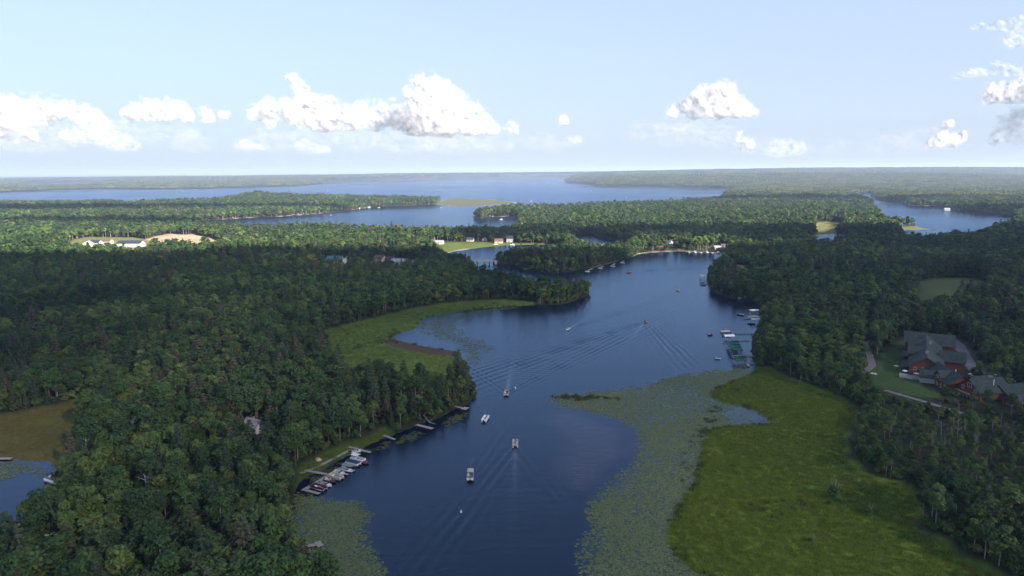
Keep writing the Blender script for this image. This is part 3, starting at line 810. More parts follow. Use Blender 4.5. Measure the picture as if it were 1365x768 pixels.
def dead_shape(seed, Ht):
    rnd = random.Random(seed); b = MB()
    k = (rnd.uniform(-.06, .06) * Ht, rnd.uniform(-.06, .06) * Ht)
    b.bar((0, 0, -0.4), (k[0] * .5, k[1] * .5, Ht * .55), 0.24, 6, 0.17); b.bar((k[0] * .5, k[1] * .5, Ht * .55), (k[0], k[1], Ht), 0.17, 5, 0.05)
    for i in range(11):
        t = rnd.uniform(0.35, 0.95); a = rnd.uniform(0, 6.28); L = Ht * rnd.uniform(0.10, 0.24) * (1.2 - t * 0.5)
        o = Vector((k[0] * t, k[1] * t, Ht * t)); e = o + Vector((L * math.cos(a), L * math.sin(a), L * rnd.uniform(0.5, 1.0)))
        b.bar(o, e, 0.10, 4, 0.05)
        b.bar(e, e + Vector((rnd.uniform(-.5, .5), rnd.uniform(-.5, .5), rnd.uniform(.4, 1.0))), 0.05, 3, 0.03)
        m_ = o.lerp(e, 0.6); b.bar(m_, m_ + Vector((rnd.uniform(-.7, .7), rnd.uniform(-.7, .7), rnd.uniform(.2, .9))), 0.05, 3, 0.03)
    return b

def mesh_of(name, vq, m): return np_mesh(name, vq[0], vq[1], [m])

def joined(name, crown, cm, trunk, tm):
    v = np.concatenate([crown[0], np.array(trunk.v)]); me = bpy.data.meshes.new(name)
    fs = [tuple(q) for q in crown[1].tolist()] + [tuple(i + len(crown[0]) for i in q) for q in trunk.f]
    me.from_pydata(v.tolist(), [], fs); me.materials.append(cm); me.materials.append(tm)
    mi = np.zeros(len(fs), np.int32); mi[len(crown[1]):] = 1
    me.polygons.foreach_set("material_index", mi); me.update(); return me

# kind, height, crown radius, crown parameters, leaf material, trunk material, trunk radius, look
KINDS_T = [
 ("broad", 14.5, 3.5, dict(low=0.17, lobes=15), LEAF, BARK, 0.26, "round crowned mid green"),
 ("broad", 16.5, 3.9, dict(low=0.18, lobes=18), LEAF_D, BARK, 0.30, "wide dark green"),
 ("broad", 15.5, 2.7, dict(low=0.26, lobes=12, slim=1.1), LEAF_Y, BIRCH, 0.17, "slender pale green"),
 ("broad", 12.0, 3.0, dict(low=0.12, lobes=12), LEAF, BARK, 0.20, "small bushy green"),
 ("broad", 17.5, 3.2, dict(low=0.32, lobes=13), LEAF_D, BIRCH, 0.20, "tall pale trunked"),
 ("pine", 18.5, 2.9, dict(low=0.16), NEEDLE, BARK, 0.26, "tall layered"),
 ("pine", 15.0, 2.3, dict(low=0.12), NEEDLE, BARK, 0.20, "narrow pointed"),
]
CROWN_ME, TRUNK_ME, LOD1, LOD2 = [], [], [], []
for i, (kd, Ht, Rc, kw, lm, tm, tr, look) in enumerate(KINDS_T):
    fn = crown_broad if kd == "broad" else crown_pine
    CROWN_ME.append(mesh_of("crown", fn(100 + i, Ht, Rc, 1500 if kd == "broad" else 1150, 0.37 if kd == "broad" else 0.42, **kw), lm))
    TRUNK_ME.append(trunk_shape(Ht, tr, 200 + i, 6 if kd == "broad" else 0, top=0.85 if kd == "broad" else 0.98).mesh("trunk", tm))
    LOD1.append(joined("tree", fn(300 + i, Ht, Rc, 520, 0.62 if kd == "broad" else 0.66, **kw), lm, trunk_shape(Ht, tr * 1.1, 400 + i, 3 if kd == "broad" else 0, n=4), tm))
    LOD2.append(joined("tree", fn(500 + i, Ht, Rc * 1.1, 150, 1.15 if kd == "broad" else 1.1, **kw), lm, trunk_shape(Ht, tr * 1.3, 600 + i, 0, n=3), tm))
# a second shape for each broadleaf kind so that neighbours differ
for i in range(5):
    kd, Ht, Rc, kw, lm, tm, tr, look = KINDS_T[i]
    CROWN_ME.append(mesh_of("crown", crown_broad(700 + i, Ht, Rc * 1.04, 1500, 0.36, **kw), lm)); TRUNK_ME.append(trunk_shape(Ht, tr, 720 + i, 6).mesh("trunk", tm))
    LOD1.append(joined("tree", crown_broad(740 + i, Ht, Rc * 1.05, 520, 0.62, **kw), lm, trunk_shape(Ht, tr * 1.1, 760 + i, 3, n=4), tm))
    LOD2.append(joined("tree", crown_broad(780 + i, Ht, Rc * 1.12, 150, 1.15, **kw), lm, trunk_shape(Ht, tr * 1.3, 790 + i, 0, n=3), tm))
DEAD_ME = [dead_shape(800 + i, h).mesh("dead_tree", DEADW) for i, h in enumerate((14.0, 15.5, 13.0, 15.0))]
GREYW_ = mat("grey_twigs", (0.17, 0.155, 0.15), 0.9, 0, 0.1, 0.3, 4.0)
GREY_ME = [dead_shape(820 + i, h).mesh("dead_tree", GREYW_) for i, h in enumerate((13.0, 16.0, 11.0, 15.0))]
SHAPE_KIND = [0, 1, 2, 3, 4, 5, 6, 0, 1, 2, 3, 4]

def collection_of(name, meshes):
    c = bpy.data.collections.new(name)
    for k, me in enumerate(meshes):
        o = bpy.data.objects.new(f"{name}_{k:02d}", me); c.objects.link(o)
    return c

def scatter(name, pts, rot, scl, idx, coll):
    """one object of kind stuff: a copy of a prototype at every point (geometry nodes)"""
    me = bpy.data.meshes.new(name); n = len(pts)
    me.vertices.add(n); me.vertices.foreach_set("co", np.ascontiguousarray(pts, np.float32).ravel())
    attr(me, "rot", rot, 'FLOAT_VECTOR'); attr(me, "scl", scl, 'FLOAT_VECTOR'); attr(me, "idx", idx, 'INT')
    me.update()
    o = obj(name, me)
    ng = bpy.data.node_groups.new(name, 'GeometryNodeTree')
    ng.interface.new_socket("Geometry", in_out='INPUT', socket_type='NodeSocketGeometry')
    ng.interface.new_socket("Geometry", in_out='OUTPUT', socket_type='NodeSocketGeometry')
    N, L = ng.nodes, ng.links
    gi, go = N.new("NodeGroupInput"), N.new("NodeGroupOutput")
    mp = N.new("GeometryNodeMeshToPoints")
    ip = N.new("GeometryNodeInstanceOnPoints"); ci = N.new("GeometryNodeCollectionInfo")
    ci.inputs["Collection"].default_value = coll
    ci.inputs["Separate Children"].default_value = True; ci.inputs["Reset Children"].default_value = True
    def na(nm, ty):
        a = N.new("GeometryNodeInputNamedAttribute"); a.data_type = ty; a.inputs["Name"].default_value = nm
        return next(s for s in a.outputs if s.enabled and s.name == "Attribute")
    L.new(gi.outputs[0], mp.inputs[0]); L.new(mp.outputs[0], ip.inputs["Points"]); L.new(ci.outputs[0], ip.inputs["Instance"])
    ip.inputs["Pick Instance"].default_value = True
    L.new(na("idx", 'INT'), ip.inputs["Instance Index"])
    er = N.new("FunctionNodeEulerToRotation"); L.new(na("rot", 'FLOAT_VECTOR'), er.inputs[0]); L.new(er.outputs[0], ip.inputs["Rotation"])
    L.new(na("scl", 'FLOAT_VECTOR'), ip.inputs["Scale"]); L.new(ip.outputs[0], go.inputs[0])
    md = o.modifiers.new("scatter", 'NODES'); md.node_group = ng
    return tag(o, kind="stuff")

def project(x, y, z):
    d = np.stack([x, y, z - CAM_H], -1)
    dep = d @ fv
    return W0 / 2 + F * (d @ rv) / dep, H0 / 2 - F * (d @ uv) / dep, dep

# ------------------------------------------------------------------ where trees stand
# ground kept clear round buildings, paths and docks: pixel, radius in metres
CLEAR_PX = []
def clear(px, py, r): CLEAR_PX.append((*G(px, py, 2.0), r))
for a in [(1232,470,22),(1236,480,22),(1238,490,20),(1232,500,16),(1228,505,14),(1262,505,16),(1285,516,14),(1305,522,14),(1320,528,14),(1345,535,18),(1285,470,12),(1290,485,12),(1300,495,12),(1255,480,18),(1250,470,18),(1262,455,14),(1232,455,16)]: clear(*a)
for a in [(452,355,16),(452,359,14),(440,355,12),(464,356,12),(340,583,7),(340,590,5),(79,772,4)]: clear(*a)
for a in [(340,574,9),(333,579,8),(345,581,7),(452,350,22),(441,352,14),(463,352,14),(452,356,14),(508,350,20),(520,349,22),(535,350,18),(118,327,26),(128,326,26),(145,326,24),(175,326,36),(160,328,26),(190,327,26),(175,331,26),(145,331,22),(120,331,20)]: clear(*a)
for a in [(586,323,14),(627,321,12),(647,321,12),(665,323,14),(680,322,12),(887,328,20),(893,328,16),(974,330,26),(965,331,18),(985,331,18),(947,320,14),(932,323,12),(988,364,11),(801,330,9),(783,331,9),(765,329,9),(900,332,12),(880,331,12),(958,333,14)]: clear(*a)
for a in [(77,752,5),(424,616,3),(410,628,4),(37,281,26),(1262,279,12)]: clear(*a)
for a in [(221,333,10),(224,344,8),(220,353,8),(227,322,9),(234,312,9),(216,362,8),(231,318,8)]: CLEAR_PX.append(a)
LINES = []   # open strips: pixel polyline, half width
def strip(pts, w): LINES.append((np.array([G(*p) for p in pts]), w))
strip([(1160,480),(1152,470),(1158,445),(1165,425),(1168,412)], 3.0)
strip([(1153,496),(1163,488),(1160,478)], 3.5)
strip([(1172,524),(1200,532),(1243,546),(1290,558)], 9.0)
strip([(1262,448),(1278,460),(1288,480),(1300,497),(1330,511),(1365,524)], 5.0)
strip([(344,342),(362,336),(390,334)], 5.0)
strip([(613,358),(629,351)], 4.0)
strip([(520,351),(560,349)], 6.0)
strip([(920,329),(945,318),(955,305)], 8.0)
strip([(205,300),(196,294),(190,290)], 8.0)
strip([(855,335),(900,331),(950,331)], 7.0)
NO_TREE = ('marsh_l', 'marsh_p', 'marsh_r', 'lawn', 'field', 'meadow', 'yellow', 'spit', 'islet', 'sand', 'lot_grass', 'strip', 'resort')

def tree_ok(x, y, s, edge=2.0):
    k = s > edge
    for key in NO_TREE: k &= ~(sdf(ZP[key], x, y, 60) > -1.2 + 1.5 * vnoise(x, y, 11, 71))
    for cx, cy, r in CLEAR_PX: k &= (x - cx) ** 2 + (y - cy) ** 2 > r * r
    for q, w in LINES:
        for (a, b), (e, f) in zip(q[:-1], q[1:]):
            dx, dy = e - a, f - b; t = np.clip(((x - a) * dx + (y - b) * dy) / (dx * dx + dy * dy), 0, 1)
            k &= np.hypot(x - a - t * dx, y - b - t * dy) > w
    return k

def spots(d0, d1, step, half=44.0, near=110.0):
    """jittered grid of candidate places between two distances, inside the view's wedge"""
    X, Y = np.meshgrid(np.arange(-d1, d1, step), np.arange(near, d1, step))
    X, Y = X.ravel(), Y.ravel()
    a = np.degrees(np.arctan2(np.abs(X), Y)); r = np.hypot(X, Y)
    k = (r >= d0 - step) & (r < d1 + step) & (a < half); X, Y = X[k], Y[k]
    X = X + rng.uniform(-0.46, 0.46, len(X)) * step; Y = Y + rng.uniform(-0.46, 0.46, len(Y)) * step
    r = np.hypot(X, Y); k = (r >= d0) & (r < d1)
    return X[k], Y[k]

def pick_kind(x, y, s):
    """index of the tree shape: pines in stands, pale birches and aspens near the shores"""
    n = len(x); u = rng.random(n)
    pine = np.clip(0.20 + 0.35 * vnoise(x, y, 90, 72), 0.03, 0.6)
    pale = np.clip(0.19 + 0.28 * vnoise(x, y, 60, 73) + np.where(s < 14, 0.10, 0), 0.03, 0.5)
    right = np.clip((x - 120) / 60, 0, 1) * np.clip((430 - y) / 60, 0, 1)     # young aspens below the lodge
    pine = pine * (1 - right * 0.9); pale = np.clip(pale + right * 0.62, 0, 0.85)
    k = np.where(u < pine, rng.choice([5, 5, 6], n), np.where(u < pine + pale, rng.choice([2, 9], n), rng.choice([0, 1, 3, 4, 7, 8, 10, 11], n)))
    return k, right

trees = []
for d0, d1, step in ((0, 430, 4.9), (430, 800, 5.2), (800, 1500, 6.3), (1500, 3000, 8.4)):
    x, y = spots(d0, d1, step)
    s = shore(x, y)
    k = tree_ok(x, y, s, 1.6 if d1 < 900 else 3.0); x, y, s = x[k], y[k], s[k]
    kd, right = pick_kind(x, y, s)
    sc_ = rng.uniform(0.58, 1.22, len(x)) * (1 + 0.14 * vnoise(x, y, 55, 74)) * (1 - 0.34 * right)
    sc_ *= np.clip(0.72 + s / 40, 0.72, 1.0) * (1.0 if d1 < 1000 else 1.06 if d1 < 2000 else 1.16)
    trees.append(np.stack([x, y, height(x, y, s) - 0.2, kd, sc_, rng.uniform(0, 6.283, len(x)), rng.uniform(1.0, 1.42, len(x)) * (1.0 if d1 < 1000 else 1.12)], 1))
T = np.concatenate(trees)
# low young growth where the photograph looks over it: below the lodge and lawn, round the cabin and the pole
for q, f in (([(1120,545),(1180,538),(1250,556),(1300,566),(1380,580),(1420,700),(1300,690),(1240,655),(1180,640),(1120,610)], 0.62), ([(1150,500),(1180,521),(1250,543),(1380,572),(1380,592),(1250,566),(1180,545),(1135,525)], 0.26),
             ([(325,580),(358,580),(356,625),(330,625)], 0.5), ([(60,770),(95,770),(95,800),(60,800)], 0.45), ([(425,352),(480,352),(482,366),(425,366)], 0.4), ([(486,352),(562,352),(560,368),(490,368)], 0.5), ([(970,362),(1005,362),(1005,376),(970,376)], 0.5),
             ([(60,648),(92,648),(92,690),(45,690)], 0.55), ([(380,700),(415,690),(450,760),(500,800),(420,800)], 0.55)):
    k = sdf(chaikin(poly(q)), T[:, 0], T[:, 1], 60) > 0
    T[k, 4] *= f
# thin the crowns over the bare, dying stand below the lodge
dying = chaikin(poly([(1238,545),(1300,548),(1352,560),(1350,600),(1300,612),(1252,600),(1236,575)]))
T = T[~((sdf(dying, T[:, 0], T[:, 1], 60) > 0) & (rng.random(len(T)) < 0.30))]

# understorey: shrubs along every edge of the woods
def shrub(seed, m, Ht=3.6, Rc=2.0): return mesh_of("shrub", crown_broad(seed, Ht, Rc, 420, 0.32, low=-0.1, lobes=8), m)
SHRUBS = [shrub(950, LEAF), shrub(951, LEAF_Y), shrub(952, LEAF_D), shrub(953, LEAF, 4.6, 2.2)]
x, y = spots(0, 1000, 2.9); s = shore(x, y); k = tree_ok(x, y, s, 0.5)
inner = tree_ok(x + 9, y, shore(x + 9, y), 3) & tree_ok(x - 9, y, shore(x - 9, y), 3) & tree_ok(x, y - 9, shore(x, y - 9), 3) & tree_ok(x, y + 6, shore(x, y + 6), 3)
k &= ~inner; k &= rng.random(len(x)) < 0.8
x, y, s = x[k], y[k], s[k]; n = len(x); f_ = rng.uniform(0.5, 1.35, n)
scatter("undergrowth", np.stack([x, y, height(x, y, s) - 0.1], 1), np.stack([np.zeros(n), np.zeros(n), rng.uniform(0, 6.28, n)], 1), np.stack([f_, f_, f_ * rng.uniform(0.7, 1.25, n)], 1), rng.integers(0, 4, n), collection_of("shrub_shapes", SHRUBS))

# the trees that show largest are things of their own
px, py, dep = project(T[:, 0], T[:, 1], T[:, 2] + 9 * T[:, 4])
rad = np.hypot(T[:, 0], T[:, 1])
inframe = (px > -10) & (px < W0 + 10) & (py > 0) & (py < H0 + 12) & (dep > 0)
score = np.where(inframe, T[:, 4] / np.maximum(dep, 1), 0)
is_pine = (T[:, 3] == 5) | (T[:, 3] == 6)
chosen = np.zeros(len(T), bool)
for sel, cap in ((~is_pine, 300), (is_pine, 110)):
    k = np.nonzero(sel & inframe)[0]; k = k[np.argsort(-score[k])][:cap]; chosen[k] = True

def wood_of(px, py):
    if px > 900: return "in the wood below the log lodge" if py > 500 else "in the wood behind the log lodge"
    if px < 130: return "beside the small lily pond"
    if px > 370: return "on the wooded bank above the boat dock"
    return "in the dense wood beside the channel"
def plant(t, px, py):
    i = int(t[3]); kd, look = KINDS_T[SHAPE_KIND[i]][0], KINDS_T[SHAPE_KIND[i]][7]
    name = "pine_tree" if kd == "pine" else "broadleaf_tree"
    lab = f"{look} {'pine' if kd == 'pine' else 'leafy'} tree {wood_of(px, py)}"
    o = thing(name, lab, "tree", (t[0], t[1], t[2]), t[5], lab.split(' tree ')[0] + " trees " + wood_of(px, py))
    o.scale = (t[4] * t[6], t[4] * t[6], t[4])
    obj("trunk", TRUNK_ME[i], o); obj("crown", CROWN_ME[i], o)
for t, a, b in zip(T[chosen], px[chosen], py[chosen]): plant(t, a, b)

REST = T[~chosen]; rr_ = np.hypot(REST[:, 0], REST[:, 1])
HI = []
for i in range(12):
    kd, Ht, Rc, kw, lm, tm, tr, look = KINDS_T[SHAPE_KIND[i]]
    me = bpy.data.meshes.new("tree"); c, t_ = CROWN_ME[i], TRUNK_ME[i]
    v = np.zeros(len(c.vertices) * 3); c.vertices.foreach_get("co", v); q = np.arange(len(c.vertices)).reshape(-1, 4)
    b = MB(); b.v = [tuple(p.co) for p in t_.vertices]; b.f = [tuple(p.vertices) for p in t_.polygons]
    HI.append(joined("tree", (v.reshape(-1, 3), q), lm, b, tm))
for nm, lo, hi, meshes in (("forest", 0, 520, HI), ("forest", 520, 1050, LOD1), ("forest", 1050, 4000, LOD2)):
    k = (rr_ >= lo) & (rr_ < hi); A = REST[k]
    scatter(nm, A[:, :3], np.stack([np.zeros(len(A)), np.zeros(len(A)), A[:, 5]], 1), np.stack([A[:, 4] * A[:, 6], A[:, 4] * A[:, 6], A[:, 4]], 1), A[:, 3].astype(int), collection_of("tree_shapes_%d" % hi, meshes))

# far woods: patches of tree tops
def patch(seed, size, n, Ht, Rc, per):
    rnd = np.random.default_rng(seed); V, Q, o = [], [], 0
    for _ in range(n):
        c = np.array([rnd.uniform(-.5, .5) * size, rnd.uniform(-.5, .5) * size, 0]); h = Ht * rnd.uniform(0.75, 1.2); r = Rc * rnd.uniform(0.8, 1.25)
        d = unit(rnd.normal(size=(per, 3)) + np.array([0, 0, 0.5]))
        pos = c + np.array([0, 0, h * 0.62]) + d * np.array([r, r, h * 0.38]); 
        v, q = leaves(pos, unit(d + 0.3 * rnd.normal(size=d.shape)), r * 0.55, rnd); V.append(v); Q.append(q + o); o += len(v)
    return np_mesh("woods", np.concatenate(V), np.concatenate(Q), [FAR_LEAF])
PATCH = [patch(900 + i, 60, 52, 16, 4.6, 16) for i in range(4)]
for d0, d1, step, zs in ((3000, 7000, 52, 1.0), (7000, 15000, 105, 1.08), (15000, 33000, 260, 1.15), (33000, 58000, 600, 1.3)):
    x, y = spots(d0, d1, step, 42); s = shore(x, y)
    k = (s > (step * 0.34 if step < 200 else 40)); 
    for key in ('yellow', 'spit', 'islet', 'meadow'): k &= ~(sdf(ZP[key], x, y, 60) > -12)
    clearing = vnoise(x, y, 700 if d1 < 16000 else 2600, 77) + 0.5 * vnoise(x, y, 260 if d1 < 16000 else 1100, 78)
    k &= clearing < 0.93
    x, y, s = x[k], y[k], s[k]; n = len(x); f = step / 52 * 1.12
    scatter("far_woods", np.stack([x, y, height(x, y, s) - 1], 1), np.stack([np.zeros(n), np.zeros(n), rng.integers(0, 4, n) * math.pi / 2], 1),
            np.stack([np.full(n, f), np.full(n, f), zs * rng.uniform(0.85, 1.15, n)], 1), rng.integers(0, 4, n), collection_of("far_shapes_%d" % d0, PATCH))

# ------------------------------------------------------------------ dead trees that stand out
DEADS = [(225,560),(243,545),(291,505),(195,440),(249,492),(206,502),(215,608),(156,620),(198,680),(116,622),(242,712),(560,556),(340,562),(180,600)]
dying_px = [(float(a), float(b)) for a, b in zip(rng.uniform(1240, 1350, 34), rng.uniform(556, 606, 34))]
for i, (a, b) in enumerate(DEADS + dying_px):
    p = at(a, b)
    lab = "bare grey dead tree in the dying stand below the log lodge" if i >= len(DEADS) else "bare pale dead snag among the leafy trees of the big wood"
    o = thing("dead_tree", lab, "tree", p, random.uniform(0, 6.28), "bare grey trees below the lodge" if i >= len(DEADS) else "dead snags in the big wood")
    sc_ = random.uniform(0.62, 0.95) * (random.uniform(0.38, 0.68) if i >= len(DEADS) else 1.0); o.scale = (sc_ * 1.15, sc_ * 1.15, sc_)
    obj("trunk", (DEAD_ME if i < len(DEADS) else GREY_ME)[i % 4], o)

# ------------------------------------------------------------------ marsh sedge, reeds and lily pads
def tuft(seed, n, r, h, w, m):
    rnd = np.random.default_rng(seed); V = []
    for _ in range(n):
        q = r * math.sqrt(rnd.random()); a = rnd.uniform(0, 6.28); b = rnd.uniform(0, 6.28); hh = h * rnd.uniform(0.5, 1.1)
        c = np.array([q * math.cos(a), q * math.sin(a), -0.05]); u = np.array([math.cos(b), math.sin(b), 0]) * w
        ln = np.array([rnd.normal() * 0.3 * hh, rnd.normal() * 0.3 * hh, hh])
        V += [c - u, c + u, c + ln]
    V = np.array(V); return np_mesh("tuft", V, np.arange(len(V)).reshape(-1, 3), [m])

def fill(name, key, step, meshes, dens=lambda x, y, s: np.ones(x.shape), zmin=0.0, scale=(0.7, 1.3), q=None, on_water=False, margin=0.0):
    q = ZP[key] if q is None else q
    lo, hi = q.min(0), q.max(0); lo = np.maximum(lo, [-700, 120]); hi = np.minimum(hi, [900, 1400])
    X, Y = np.meshgrid(np.arange(lo[0], hi[0], step), np.arange(lo[1], hi[1], step)); x, y = X.ravel(), Y.ravel()
    x = x + rng.uniform(-.5, .5, len(x)) * step; y = y + rng.uniform(-.5, .5, len(y)) * step
    k = np.degrees(np.arctan2(np.abs(x), y)) < 42; x, y = x[k], y[k]
    k = sdf(q, x, y, 60) > margin; x, y = x[k], y[k]
    s = shore(x, y); k = (s < 0.3) if on_water else (s > 0.0)
    k &= rng.random(len(x)) < dens(x, y, s)
    x, y, s = x[k], y[k], s[k]; n = len(x)
    if not n: return
    z = np.full(n, 0.02) + rng.uniform(0, 0.02, n) if on_water else height(x, y, s)
    f = rng.uniform(*scale, n)
    return scatter(name, np.stack([x, y, z], 1), np.stack([np.zeros(n), np.zeros(n), rng.uniform(0, 6.28, n)], 1), np.stack([f, f, f * rng.uniform(0.7, 1.2, n)], 1),
                   rng.integers(0, len(meshes), n), collection_of(name + "_shapes_" + key, meshes))
TUFTS = [tuft(20 + i, 42, 1.3, 0.75, 0.07, SEDGE) for i in range(3)]
SEDGE_L = leaf_mat("sedge_fresh", (0.112, 0.150, 0.026), (0.132, 0.172, 0.030), (0.160, 0.185, 0.040), 0.3, False)
TUFTS_L = [tuft(26 + i, 42, 1.3, 0.75, 0.07, SEDGE_L) for i in range(3)]
TUFTS_B = [tuft(30 + i, 42, 1.3, 0.7, 0.07, SEDGE_B) for i in range(2)]
REEDS = [tuft(40 + i, 40, 1.0, 1.3, 0.06, REED) for i in range(2)]
fill("sedge", 'marsh_r', 1.4, TUFTS, lambda x, y, s: 0.88 + 0.1 * vnoise(x, y, 14, 81))
fill("sedge", 'marsh_l', 2.0, TUFTS_L, lambda x, y, s: (0.8 + 0.15 * vnoise(x, y, 14, 82)) * (sdf(BROWN_MAT, x, y, 60) < -0.5))
fill("sedge", 'marsh_p', 1.9, TUFTS_B, lambda x, y, s: 0.5 + 0.5 * vnoise(x, y, 10, 83))
fill("sedge", 'strip', 1.5, TUFTS, lambda x, y, s: 0.6 + 0.4 * vnoise(x, y, 10, 83))
# a darker fringe of reeds along the water's edge and in drifts across the marsh
for key in ('marsh_r', 'marsh_l'):
    fill("reeds", key, 1.3, REEDS, lambda x, y, s: np.clip(1 - s / 2.4, 0, 1) * 0.5 * np.clip(0.6 + vnoise(x, y, 8, 88), 0, 1) + 0.07 * (vnoise(x, y, 17, 84) > 0.6), margin=-4)
def pads(seed, n, r, R0, m):
    rnd = np.random.default_rng(seed); b = MB()
    for _ in range(n):
        q = r * math.sqrt(rnd.random()); a = rnd.uniform(0, 6.28); c = (q * math.cos(a), q * math.sin(a)); rr = R0 * rnd.uniform(0.6, 1.2); a0 = rnd.uniform(0, 6.28)
        z = rnd.uniform(0, 0.03); tl = rnd.normal(size=2) * 0.10
        v = [(c[0], c[1], z)] + [(c[0] + rr * math.cos(a0 + t), c[1] + rr * math.sin(a0 + t), z + 0.01 + rr * (math.cos(a0 + t) * tl[0] + math.sin(a0 + t) * tl[1])) for t in np.linspace(0.25, 6.03, 7)]
        b.add(v, [(0, i, i + 1) for i in range(1, 7)])
    return b.mesh("pads", m)
PADM = leaf_mat("lily_pad", (0.104, 0.128, 0.046), (0.122, 0.148, 0.054), (0.150, 0.166, 0.070), 0.05)
for n_ in PADM.node_tree.nodes:
    if n_.type == 'BSDF_PRINCIPLED': n_.inputs["Roughness"].default_value = 0.65; n_.inputs["Specular IOR Level"].default_value = 0.2
PADY = leaf_mat("pond_weed", (0.075, 0.095, 0.025), (0.095, 0.110, 0.028), (0.115, 0.115, 0.035), 0.05)
PADS = [pads(50 + i, (9, 6, 12, 4)[i], 0.62, (0.21, 0.26, 0.17, 0.32)[i], PADM) for i in range(4)]
PADS_Y = [pads(60 + i, 22, 1.0, 0.17, PADY) for i in range(2)]
def edge_fade(q, soft, lo, amp=0.35, sc_=7, seed=85):
    return lambda x, y, s: np.clip(sdf(q, x, y, 60) / soft + amp * vnoise(x, y, sc_, seed) + amp * 0.6 * vnoise(x, y, sc_ * 0.4, seed + 1), 0, 1) * lo
Q1 = PAD_COVE
fill("lily_pads", 'cove', 0.68, PADS, edge_fade(Q1, 6, 0.96), q=Q1, on_water=True)
Q2 = PAD_MAIN
INLET = chaikin(poly([(975,545),(1005,545),(1032,562),(1015,568),(985,566),(972,556)]))
fill("lily_pads", 'right', 0.72, PADS, lambda x, y, s: edge_fade(Q2, 9, 0.95)(x, y, s) * np.clip(0.95 + 0.5 * vnoise(x, y, 22, 87), 0.3, 1) * np.clip(1.3 - (y - 330) / 330, 0.6, 1) * np.clip(-sdf(INLET, x, y, 60) / 4, 0.12, 1), q=Q2, on_water=True)
Q3 = chaikin(poly([(548,440),(565,424),(605,417),(652,409),(706,406),(690,413),(640,421),(622,432),(618,445),(640,450),(668,462),(655,476),(630,492),(606,490),(611,468),(575,452)]))
fill("lily_pads", 'bay', 1.0, PADS, lambda x, y, s: edge_fade(Q3, 12, 0.75)(x, y, s), q=Q3, on_water=True)
for nm, pts in (('bank_a', [(585,562),(600,553),(622,548),(628,552),(612,565),(595,572)]), ('bank_b', [(520,588),(545,575),(562,572),(570,580),(552,590),(528,596)]), ('bank_c', [(484,604),(500,592),(522,586),(528,596),(510,604)]),
                ('bank_d', [(402,640),(415,632),(440,624),(462,611),(455,625),(430,640),(408,650)])):
    q = chaikin(poly(pts)); fill("pond_weed", nm, 1.1, PADS_Y, edge_fade(q, 2.5, 0.8, 0.5), q=q, on_water=True)
Q5 = chaikin(poly([(-60,606),(30,613),(78,616),(82,630),(60,637),(30,634),(0,645),(-60,640)]))
fill("lily_pads", 'pond', 0.8, PADS, edge_fade(Q5, 6, 0.8, 0.6), q=Q5, on_water=True)
Q6 = chaikin(poly([(724,532),(740,525),(790,526),(835,529),(830,534),(790,534),(745,536)]))
fill("reeds", 'bar', 1.0, [tuft(44, 40, 1.0, 0.9, 0.06, REED)], edge_fade(Q6, 5, 0.75, 0.6), q=Q6, on_water=True)
Q7 = chaikin(poly([(905,610),(930,560),(950,535),(975,540),(950,570),(935,600),(920,650),(905,690),(893,705),(880,700),(895,660)]))
fill("reeds", 'fringe', 1.2, [tuft(45, 40, 1.0, 0.8, 0.06, REED)], edge_fade(Q7, 8, 0.45, 0.6), q=Q7, on_water=True)

# ------------------------------------------------------------------ built things
WHITE = mat("white_paint", (0.74, 0.74, 0.72), 0.5)
ALU = mat("aluminium", (0.50, 0.51, 0.52), 0.4, 0.6)
GREYW = mat("weathered_planks", (0.30, 0.275, 0.25), 0.85, 0, 0.15, 0.25, 2.5)
POST = mat("dock_post", (0.16, 0.14, 0.12), 0.85)
DARK = mat("dark_plastic", (0.025, 0.025, 0.028), 0.5)
TANV = mat("tan_vinyl", (0.48, 0.42, 0.34), 0.6, 0, 0.3, 0.15, 4)
MAROON = mat("maroon_gelcoat", (0.085, 0.016, 0.026), 0.3)
NAVY = mat("navy_canvas", (0.03, 0.045, 0.09), 0.8)
REDP = mat("red_gelcoat", (0.24, 0.03, 0.028), 0.35)
GREYC = mat("grey_boat_cover", (0.20, 0.22, 0.24), 0.85, 0, 0.2, 0.2, 2)
TEAL = mat("green_canvas", (0.012, 0.085, 0.062), 0.7, 0, 0.2, 0.2, 1.5)
GLASS = mat("window_glass", (0.03, 0.04, 0.05), 0.08, 0, 0.6)
TINT = mat("tinted_screen", (0.02, 0.025, 0.03), 0.1, 0, 0.6)
CARPET = mat("deck_carpet", (0.24, 0.22, 0.20), 0.95)

def runabout_hull(L=5.6, B=2.1, D=0.75):
    """lofted hull, bow towards +Y"""
    b = MB(); st = [(-0.5, .90, 0), (-0.2, 1.0, 0), (0.1, .98, 0), (0.3, .80, .05), (0.42, .48, .15), (0.5, .04, .3)]; v = []
    for t, w, lift in st:
        hw = B / 2 * w; y = t * L; k = lift * D
        v += [(-hw, y, D), (-hw * .88, y, D * .35 + k), (0, y, -0.1 + k), (hw * .88, y, D * .35 + k), (hw, y, D), (hw * .80, y, D), (hw * .74, y, D * .5 + k * .5), (-hw * .74, y, D * .5 + k * .5), (-hw * .80, y, D)]
    n = 9; f = []
    for i in range(len(st) - 1):
        for j in range(n):
            f.append((i * n + j, i * n + (j + 1) % n, (i + 1) * n + (j + 1) % n, (i + 1) * n + j))
    f += [tuple(range(n - 1, -1, -1)), tuple(range((len(st) - 1) * n, len(st) * n))]
    return b.add(v, f)
def motor(parent, y, z=0.55):
    b = MB(); b.box((0, y, z + 0.35), (0.42, 0.62, 0.5), 0, 0.75); b.box((0, y, z - 0.25), (0.14, 0.26, 0.8)); b.build("outboard_motor", DARK, parent)

